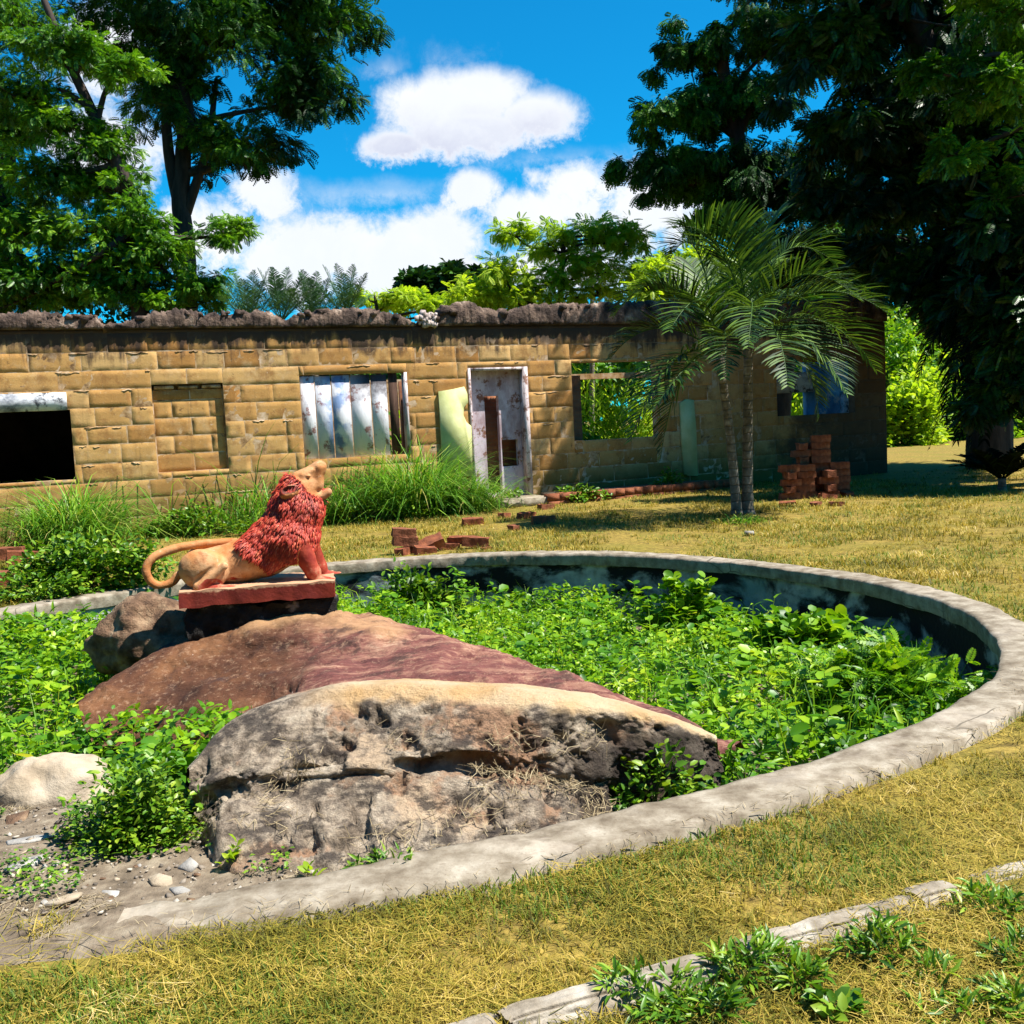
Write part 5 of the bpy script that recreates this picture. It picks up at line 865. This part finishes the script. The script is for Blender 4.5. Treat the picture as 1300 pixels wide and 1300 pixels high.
def pool_cover():
    n = 84000; th = rng.uniform(0, 6.283, n); r = rim_r(th)*np.sqrt(rng.random(n))*.985; xy = PC+np.stack([r*np.cos(th), r*np.sin(th)], 1); k = xy[:, 1] > 4.2; bare = (xy[:, 1] < 5.3) & (xy[:, 0] < .62) & (xy[:, 0] > -2.3); k &= ~bare | (rng.random(n) < .02); xy = xy[k]; n = len(xy); p3 = np.c_[xy*1.5, np.zeros(n)]; top = veg_top(xy)+.02+.17*fbm(p3, 3, 25)+.08*fbm(p3*3, 2, 26); z = top-.30*rng.random(n)**1.5
    kind = rng.random(n); sel = kind < .62; g = .85+.03*xy[:, 1]
    ax = rdir(n)*[1, 1, .55]; nr = rdir(n)*.55+[0, 0, 1]
    big = fbm(p3*.7+4, 2, 44); mb = MB(); a = stamp(*ROUND, np.c_[xy, z][sel], ax[sel], nr[sel], (rng.uniform(.026, .056, n)*g*(1+.35*np.clip(big, 0, 1)))[sel]); mb.add(*a); s2 = (kind >= .62) & (kind < .96); mb.add(*stamp(*OVAL, np.c_[xy, z+.02][s2], ax[s2], nr[s2], (rng.uniform(.035, .075, n)*g)[s2])); s3 = kind >= .96
    mb.add(*stamp(*LANCE, np.c_[xy, z+.03][s3], ax[s3]*[1, 1, 0]+[0, 0, .6], nr[s3], (rng.uniform(.07, .13, n)*g)[s3])); n2 = 5200; th = rng.uniform(0, 6.283, n2); rr_ = rim_r(th)*np.sqrt(rng.random(n2))*.96; x2 = PC+np.stack([rr_*np.cos(th), rr_*np.sin(th)], 1); k = (x2[:, 1] > 4.9) & (fbm(np.c_[x2*1.1, np.zeros(n2)], 3, 91) > .05) & ~((x2[:, 1] < 5.6) & (x2[:, 0] < .62)); x2 = x2[k]; x2 = x2[off_rock(x2)]; n2 = len(x2)
    mb.add(*blades(np.c_[x2, veg_top(x2)-.12], rng.uniform(.2, .52, n2), rng.uniform(.05, .7, n2), rng.uniform(.006, .014, n2), rng.uniform(0, 6.283, n2), rng.uniform(.3, 1.1, n2)))
    ns = 420; th = rng.uniform(0, 6.283, ns); rr_ = rim_r(th)*np.sqrt(rng.random(ns))*.92; x3 = PC+np.stack([rr_*np.cos(th), rr_*np.sin(th)], 1); x3 = x3[(x3[:, 1] > 5.2)]; x3 = x3[off_rock(x3)]
    for q in x3:   # taller leafy stems standing out of the carpet
        hh = rng.uniform(.12, .38); b_ = np.array([q[0], q[1], float(veg_top(q[None])[0])-.1]); m_ = int(rng.integers(7, 16)); tq = rng.random((m_, 1)); tip = np.array([*rng.normal(size=2)*.09, hh+.1]); pp = b_+tip*tq; a_ = rng.uniform(0, 6.283, m_); mb.add(*stamp(*[OVAL, LANCE, ROUND][int(rng.integers(3))], pp, np.c_[np.cos(a_), np.sin(a_), rng.uniform(-.1, .6, m_)], rdir(m_)*.4+[0, 0, 1], rng.uniform(.05, .12, m_))); mb.add(*tube(np.array([b_, b_+tip*.5, b_+tip]), [.004, .003, .002], 4, False))
    tag(mb.build('pool_weeds', [M['leaf_pool']]), kind='stuff')
pool_cover()
def grass_clump(label, c, r, n, h, group='grass clumps along the ruin', wd=.014, mat='tall_grass', lean=.5, elong=1.0, ang=0.0):
    d = rng.normal(size=(n, 2))*r*.42*[elong, 1]; d = d@rot(0, 0, ang)[:2, :2].T; az = np.arctan2(d[:, 1], d[:, 0])+rng.normal(size=n)*.9; hh = h*rng.uniform(.45, 1.1, n); ln = np.abs(rng.normal(size=n))*lean*.5+.08+.25*np.hypot(d[:, 0], d[:, 1])/r; V, F_ = [], None
    pos = np.c_[d, np.zeros(n)-.02]; dd = np.stack([np.cos(az), np.sin(az), 0*az], 1); s = np.stack([-np.sin(az), np.cos(az), 0*az], 1); ws = wd*rng.uniform(.6, 1.2, n); pts = [pos]; a_ = ln.copy()
    for k in range(4): pts.append(pts[-1]+hh[:, None]*.25*(np.array([0, 0, 1.])*np.cos(a_)[:, None]+dd*np.sin(a_)[:, None])); a_ = a_+rng.uniform(.2, .55, n)*(1+lean*.4)
    W = [.7, 1, .85, .55]; V = np.stack([pts[k]+sg*s*(ws*W[k]*.5)[:, None] for k in range(4) for sg in (-1, 1)]+[pts[4]], 1); o = (np.arange(n)*9)[:, None]; F4 = np.concatenate([o+np.array([2*k, 2*k+1, 2*k+3, 2*k+2]) for k in range(3)]); ob = fast_mesh('grass_clump', V.reshape(-1, 3), [F4, o+np.array([6, 7, 8])], [M[mat]]); ob.location = tuple(c); tag(ob, label, 'grass clump', group); return ob
# along the foot of the ruin (distance in front of the wall, pixel of the base)
for px, off, r, n, h, lab in [(85, 1.4, .75, 800, 1.2, 'lush bright green grass clump under the dark left window'), (185, .7, .5, 71, .5, 'thin dry grass right of the lush clump by the ruin'), (238, .8, .55, 60, 0.62, 'tall grass below the filled in window'), (300, .7, .6, 80, 1.15, 'tall grass between the filled in window and the lion head'), (355, .8, .5, 60, 1.5, 'tall grass right behind the lion mane'), (425, .9, .55, 90, 1.35, 'grass clump under the left of the window boards'), (480, 1.0, .55, 130, 1.4, 'grass clump under the right of the window boards'), (530, .9, .65, 640, 1.55, 'tallest dense grass clump left of the yellow plaster patch'), (590, 1.1, .6, 480, .85, 'bright grass clump at the foot of the yellow plaster patch')]:
    s_ = FC(px, 600, off)[0]; q = FW(s_, -off, -.02); grass_clump(lab, q, r*1.1, int(n*1.4), h*1.45, wd=.022, lean=.6)
for px, off, r, h, n, lab in [(455, 1.3, (1.3, .5, .38), 0, 900, 'dark leafy weeds under the window boards'), (250, 1.2, (1.3, .5, .45), 0, 900, 'leafy weeds at the foot of the filled in window'), (560, 1.2, (.9, .45, .42), 0, 800, 'leafy weeds in front of the yellow plaster patch'), (735, 1.0, (.7, .35, .3), 0, 400, 'small weeds on the brick kerb right of the doorway'), (850, .6, (.45, .3, .55), 0, 260, 'weed with round leaves by the narrow plaster strip'), (652, .4, (.3, .2, .28), 0, 160, 'small weed growing on the door step')]:
    q = FW(FC(px, 610, off)[0], -off, 0); shrub(lab, q, r, n, .10, M['leaf_bush'], OVAL, 'weed_patch', 'weeds', 'weeds along the ruin', 18)
for px, off, n, h, lab in [(212, .5, 40, 2.3, 'few tall thin grass stems at the left of the filled in window'), (318, .45, 60, 2.6, 'tall seeding grass rising left of the lion head against the blocks'), (345, .5, 46, 2.4, 'thin tall stems just behind the lion mane'), (398, .5, 50, 2.3, 'thin tall stems between the lion nose and the window boards'), (440, .6, 40, 2.2, 'arching stems under the boarded window'), (503, .6, 60, 2.5, 'tall stems under the dark gap of the boarded window'), (545, .6, 60, 2.3, 'tall stems left of the yellow plaster patch'), (612, .9, 44, 1.5, 'short stems left of the door step')]:
    q = FW(FC(px, 600, off)[0], -off, -.02); grass_clump(lab, q, .42, int(n*.55), h, wd=.018, lean=.7)
q = G(95, 760, 0); shrub('rounded yellow green bush left of the lion beyond the pool rim', (q[0]-.05, q[1]+.55, 0), (1.0, .5, .62), 5200, .075, M['leaf_bush'], OVAL, 'leafy_bush', 'bush', None, 34)
q = G(20, 770, 0); shrub('low dark weeds at the left edge beyond the pool rim', (q[0], q[1]+.5, 0), (.6, .4, .3), 900, .07, M['leaf_bush'], OVAL, 'weed_patch', 'weeds', None, 14)
q = P(165, 1115, 4.05); shrub('dense small leaved bush in front of the brown boulder, left of the grey boulder', (q[0], q[1]+.12, -.1), (.33, .27, .44), 4600, .034, M['leaf_bush'], OVAL, 'leafy_bush', 'bush', None, 40)
q = P(215, 960, 5.2); shrub('low round leaved weeds at the foot of the brown boulder', (q[0]+.1, q[1], -.2), (.6, .3, .22), 1100, .05, M['leaf_pool'], ROUND, 'weed_patch', 'weeds', None, 20)
q = G(530, 770, -.5); shrub('leafy vine climbing the black pool wall right of the plinth', (q[0], 12.1, -.6), (.55, .22, .75), 1500, .085, M['leaf_bush'], OVAL, 'vine', 'vine', None, 20)
q = G(875, 790, -.5); shrub('weed bush standing against the far pool wall below the twin palms', (q[0], q[1], -.55), (.42, .3, .62), 900, .085, M['leaf_pool'], ROUND, 'leafy_bush', 'bush', None, 16)
q = G(1010, 820, -.5); shrub('broad leaved weed reaching up the pool wall right of centre', (q[0]+.1, q[1], -.55), (.5, .35, .5), 700, .11, M['leaf_pool'], ROUND, 'leafy_bush', 'bush', None, 16)
q = G(1165, 905, -.4); shrub('bright feathery plant in the pool near its right edge', (q[0], q[1]+.2, -.42), (.5, .42, .42), 900, .13, M['leaf_pool'], PIN, 'leafy_bush', 'bush', None, 16)
q = G(1090, 870, -.4); shrub('yellowish feathery plant in the middle right of the pool', (q[0], q[1], -.45), (.5, .4, .38), 700, .14, M['leaf_pool'], PIN, 'leafy_bush', 'bush', None, 16)
q = P(830, 1030, 4.42); shrub('weeds with tiny flowers in front of the dark end of the grey boulder', (q[0], q[1], -.1), (.34, .12, .22), 620, .045, M['leaf_bush'], OVAL, 'weed_patch', 'weeds', None, 18)
q = P(945, 985, 4.75); shrub('lance leaved weed between the grey boulder tip and the pool rim', (q[0], q[1], -.12), (.18, .14, .16), 150, .09, M['leaf_pool'], LANCE, 'weed_patch', 'weeds', None, 10)
for px, py, r, n, lab in [(490, 1105, (.10, .07, .07), 90, 'small weed over the crumbled gap in the near pool rim'), (393, 1116, (.035, .03, .05), 8, 'tiny weed with two leaves rooted at the near rim'), (292, 1100, (.05, .04, .12), 26, 'young yellow tipped seedling at the foot of the grey boulder'), (945, 1240, (.11, .09, .09), 130, 'green weed tuft beside the broken kerb, left one'), (1115, 1215, (.12, .10, .10), 150, 'green weed with pointed leaves below the kerb, middle one'), (1262, 1165, (.11, .09, .10), 150, 'green weed at the right edge below the kerb'), (855, 1275, (.16, .10, .06), 160, 'low dark weed tuft covering the kerb end at the bottom'), (1230, 1290, (.16, .08, .04), 110, 'flat weed at the bottom right corner'), (905, 1292, (.10, .07, .07), 100, 'weed tuft at the bottom edge beside the long kerb piece'), (1012, 1250, (.09, .07, .06), 90, 'low weed between the two kerb weeds, nearer the camera'), (1185, 1245, (.12, .08, .06), 100, 'sprawling weed on the straw below the short kerb piece'), (1290, 1222, (.09, .07, .09), 100, 'weed at the right edge under the last kerb piece'), (1290, 1278, (.10, .07, .05), 90, 'weed at the right edge just above the bottom corner'), (985, 1222, (.07, .05, .06), 85, 'weed against the near end of the brownish kerb piece'), (800, 1262, (.10, .06, .06), 100, 'weed in front of the long kerb piece'), (1060, 1285, (.08, .06, .05), 60, 'small weed at the bottom edge right of centre')]:
    q = G(px, py, -.03); k = 1.25 if n > 80 else 1; shrub(lab, q, (r[0]*k, r[1]*k, r[2]*k), int(n*1.7) if n > 80 else n, .046, M['leaf_bush'] if n > 30 else M['leaf_lime'], LANCE if n > 60 else OVAL, 'weed', 'weed', None, 11, -.15)
q = G(942, 660); grass_clump('dark grass tuft round the foot of the twin palms', (q[0], q[1]-.1, -.04), .34, 420, .25, None, .02, 'tall_grass', .8)

# ------------------------------------------------------------------ bricks, stones, kerb pieces
bme = None
def brick_mesh():
    mb = rough_box(-.14, .14, -.07, .07, 0, .10, .012, 71, .015); return mb.build('brick', [M['brick']])
proto = brick_mesh(); used = False
def put_brick(c, r, label, group, sc=1.0):
    global used
    o = proto if not used else proto.copy()
    if used: COL.objects.link(o)
    used = True; o.location = tuple(c); o.rotation_euler = r; o.scale = (sc, sc*random.uniform(.95, 1.05), sc*random.uniform(.92, 1.05)); tag(o, label, 'brick', group); return o
q = G(512, 703); D0 = q[1]+.12
for px, z, dy, r, sc, lab in [(514, .10, .12, (.1, .08, .3), 1.15, 'double size red brick on top at the left of the small heap'), (513, .215, .13, (.06, .1, .25), 1.1, 'topmost tilted red brick at the left end of the small heap'), (512, -.02, .05, (0, 0, 1.2), 1.0, 'lower left brick of the small heap behind the pool rim'), (538, -.02, .02, (.2, .1, .5), 1.0, 'red brick lying at the front of the small heap'), (548, .05, .22, (.5, -.35, .3), 1.2, 'steeply tilted dark red brick in the middle of the small heap'), (570, -.02, .35, (0, .05, .1), 1.0, 'flat brick at the back of the small heap'), (582, .06, .4, (.1, 0, -.2), 1.0, 'upper flat brick at the back of the small heap'), (603, .02, .3, (.05, .1, .05), 1.25, 'brick with a dark end at the right of the small heap'), (617, -.03, .12, (0, 0, .8), .55, 'brick fragment right of the small heap')]:
    c = P(px, 690, D0+dy); put_brick((c[0], c[1], z-.02), r, lab, 'loose bricks behind the pool rim', sc)
for px, py, r, sc, lab in [(690, 663, (0, 0, .15), 1.35, 'red brick lying alone right of the door step'), (693, 645, (0, .1, .6), 1.1, 'reddish brick at the right foot of the door step'), (668, 656, (.1, 0, .9), 1.2, 'dark broken brick in front of the door step'), (652, 670, (0, 0, 2.), .8, 'flat brick fragment on the dry grass before the step'), (600, 664, (.1, 0, .3), 1.2, 'dark brick at the end of the tall grass left of the step'), (640, 655, (0, .1, 1.1), .9, 'broken brick at the left front of the door step'), (682, 637, (0, 0, .4), .9, 'brick leaning by the side of the door step')]:
    c = G(px, py, 0); put_brick((c[0], c[1], -.04), r, lab, 'loose bricks by the door step', sc)
q = G(1003, 632); u0 = q[:2]
for col, (dx, dy, n) in enumerate([(0, 0, 5), (.30, .05, 5), (.34, .34, 8), (.66, .30, 9), (.72, -.02, 4), (1.0, .25, 5)]):
    for k in range(n): put_brick((u0[0]+dx+random.uniform(-.02, .02), u0[1]+dy+random.uniform(-.02, .02), -.03+.127*k), (0, 0, (1.571 if k % 2 else 0)*(col % 2 == 0)+random.uniform(-.12, .12)), 'red brick in the rough stacks right of the twin palms', 'stacked bricks by the palms', 1.25)
for px, py, sc in [(1050, 632, 1.1), (1035, 641, 1.0), (1000, 640, 1.0), (1075, 628, 1.1), (1062, 640, .9)]:
    c = G(px, py); put_brick((c[0], c[1], -.05), (random.uniform(-.2, .2), random.uniform(-.2, .2), random.random()*3), 'mossy brick fallen at the foot of the brick stacks', 'fallen bricks by the stacks', sc)
for px, py, r in [(8, 703, (0, 0, .3)), (32, 709, (0, .1, .5)), (20, 735, (0, .05, .2))]:
    c = G(px, py, .1); put_brick((c[0], c[1], .02), r, 'flat reddish brick under the bush at the left edge', 'bricks at the left edge', 1.7)
M['slate'] = obj_noise_mat('slate', [(.3, (.17, .16, .15)), (.55, (.34, .32, .29)), (.75, (.50, .47, .42))], 6, 7, bscale=30, bstr=.5)
def slab_stone(c, rx, ry, th, seed, tilt, label, group='broken stones at the left of the pool', mat='slate'):
    r = np.random.default_rng(seed); n = int(r.integers(4, 7)); a_ = np.sort(r.uniform(0, 6.283, n)+np.arange(n)*.05); a_ = np.linspace(0, 6.283, n, endpoint=False)+r.uniform(-.25, .25, n); p = np.stack([np.cos(a_)*rx, np.sin(a_)*ry], 1)*r.uniform(.8, 1.1, (n, 1)); V = np.r_[np.c_[p*1.0, np.zeros(n)], np.c_[p*1.04, np.full(n, th*.55)], np.c_[p*.93, np.full(n, th)+r.uniform(-.1, .1, n)*th]]
    F4 = [[k, (k+1) % n, n+(k+1) % n, n+k] for k in range(n)]+[[n+k, n+(k+1) % n, 2*n+(k+1) % n, 2*n+k] for k in range(n)]; fs = [np.array(F4), np.array([[2*n+k for k in range(n)], [k for k in range(n)][::-1]])]
    o = fast_mesh('stone', V, fs, [M[mat]]); o.location = tuple(c); o.rotation_euler = (tilt[0], tilt[1], r.uniform(0, 6)); tag(o, label, 'stone', group); return o
for k, (px, py, rx, ry, th, lab, mt_) in enumerate([(82, 1146, .055, .05, .03, 'flat pale diamond shaped stone on the rubble by the near rim', 'pale_rock'), (138, 1138, .06, .035, .03, 'flat grey slate piece below the small leaved bush', 'slate'), (35, 1102, .07, .035, .04, 'pale grey slab near the left edge among the rubble', 'slate'), (38, 1070, .08, .035, .03, 'thin grey slab below the cream rock', 'slate'), (205, 1118, .04, .035, .05, 'angular pinkish stone with a dark side right of the bush', 'pale_rock'), (226, 1128, .035, .03, .045, 'small dark pale topped stone near the rim', 'slate'), (275, 1085, .035, .03, .07, 'pale tan stone leaning on the grey boulder', 'pale_rock'), (240, 1100, .04, .035, .05, 'grey mossy stone at the right foot of the bush', 'slate'), (20, 1040, .06, .04, .05, 'stone with a dark side under the cream rock', 'rough_rock')]):
    q = G(px, py, -.03); slab_stone((q[0], q[1], float(bed_z(q[None, :2])[0])-.008), rx*1.3, ry*1.3, th*.4, 100+k, (random.uniform(-.2, .2), random.uniform(-.2, .2)), lab, mat=mt_)
def gravel():
    n = 4200; xy = np.c_[rng.uniform(-3.2, .3, n), rng.uniform(3.0, 4.6, n)]; k = inside_pool(xy, .05) & (fbm(np.c_[xy*2.5, np.zeros(n)], 3, 88)+.9*(xy[:, 0] < -1.1)-.2 > 0) & (rng.random(n) < .8); xy = xy[k]; n = len(xy); T = boxv((-1, -1, -1), (1, 1, 1)); sz = .003+.008*rng.random(n)**3; V = []
    R3 = np.array([rot(*rng.uniform(-.7, .7, 2), rng.uniform(0, 6)) for _ in range(n)]); V = np.einsum('nij,nkj->nki', R3, T[None]*rng.uniform(.5, 1.3, (n, 8, 3))*[1, 1, .5]*sz[:, None, None])+np.c_[xy, bed_z(xy)+sz*.3][:, None]
    tag(fast_mesh('gravel', V.reshape(-1, 3), (BOXF[None]+(np.arange(n)*8)[:, None, None]).reshape(-1, 4), [M['gravel']]), kind='stuff')
mt, t = new_mat('gravel'); finish(t, t.ramp(t.n('ShaderNodeNewGeometry').outputs['Random Per Island'], [(0, (.06, .05, .04)), (.5, (.22, .18, .14)), (1, (.45, .40, .33))]), .9); M['gravel'] = mt
gravel()
k = 0
while k < 44:
    px, py = random.uniform(-40, 250), random.uniform(1085, 1160)
    q = G(px, py, -.03)
    if py > 1165-.10*px+8: continue
    s_ = random.uniform(.008, .022); slab_stone((q[0], q[1], float(bed_z(q[None, :2])[0])-.004), s_*1.1, s_*random.uniform(.5, .9), s_*random.uniform(.25, .6), 300+k, (random.uniform(-.5, .5), random.uniform(-.5, .5)), 'small grey rubble chip at the broken left end of the rim', 'rubble chips at the broken rim', random.choice(['slate', 'pale_rock', 'rough_rock'])); k += 1
q = G(952, 676); slab_stone((q[0], q[1], -.03), .12, .07, .05, 77, (0, .1), 'flat grey stone on the dry grass in front of the twin palms', None)
# broken kerb of rounded concrete pieces with two grooves
M['kerb'] = obj_noise_mat('kerb', [(.3, (.12, .095, .065)), (.5, (.25, .21, .16)), (.7, (.40, .36, .30))], 7, 8, bscale=35, bstr=.5, extra=lambda t, o, c: t.mix(t.math('MULTIPLY', t.smooth(t.noise(o, 3, 6, .7), .52, .64), .75), c, (.15, .12, .085)))
def kerb_piece(p0, p1, lab, r=.085, rise=0.0, seed=0):
    a_ = G(*p0); b_ = G(*p1); d = b_-a_; Ln = float(np.hypot(d[0], d[1])); n = max(12, int(Ln/.018)); s = np.linspace(0, Ln, n); ph = np.linspace(-.25, math.pi+.25, 130); rr = np.full(len(ph), r)
    for g0 in (1.15, 2.0): rr = rr-.016*np.exp(-((ph-g0)/.05)**2)
    S, Q = np.meshgrid(s, ph, indexing='ij'); RR = np.broadcast_to(rr, S.shape)+.004*fbm(np.stack([S*14, Q*3, Q*0+seed], -1), 4, seed+5)-.02*np.clip(fbm(np.stack([S*5, Q*1.2, Q*0+seed+3], -1), 3, seed+8)-.45, 0, 1); endf = np.minimum(S, Ln-S); RR = RR*(1-.12*np.exp(-endf/.012))
    V = np.stack([S+.012*fbm(np.stack([Q*2, S*0, S*0+seed], -1), 3, 6)*np.where(endf < .01, 1, 0), -RR*np.cos(Q)*1.05, RR*np.sin(Q)*.85-.02], -1).reshape(-1, 3); m_ = len(ph); V = np.r_[V, [[0, 0, 0.]], [[Ln, 0, 0.]]]; k0 = np.arange(m_-1); e0 = np.stack([np.full(m_-1, n*m_), k0+1, k0], 1); e1 = np.stack([np.full(m_-1, n*m_+1), (n-1)*m_+k0, (n-1)*m_+k0+1], 1)
    o = fast_mesh('kerb_piece', V, [grid_faces(n, m_), e0, e1], [M['kerb']], smooth=False); o.location = (a_[0], a_[1], -.035+rise); o.rotation_euler = (0, 0, math.atan2(d[1], d[0])); tag(o, lab, 'kerb piece', 'broken rounded kerb in the foreground')
kerb_piece((455, 1345), (632, 1292), 'grey kerb piece cut off by the bottom edge', .074, 0, 1)
kerb_piece((640, 1290), (900, 1217), 'long pale grooved kerb piece at the bottom centre', .074, .004, 2)
kerb_piece((942, 1200), (1157, 1140), 'brownish grooved kerb piece between two weeds', .074, 0, 3)
kerb_piece((1160, 1139), (1208, 1127), 'short pale kerb piece lying beside the brownish one', .078, .012, 4)
kerb_piece((1236, 1112), (1330, 1086), 'kerb piece running out at the right edge', .068, -.008, 5)
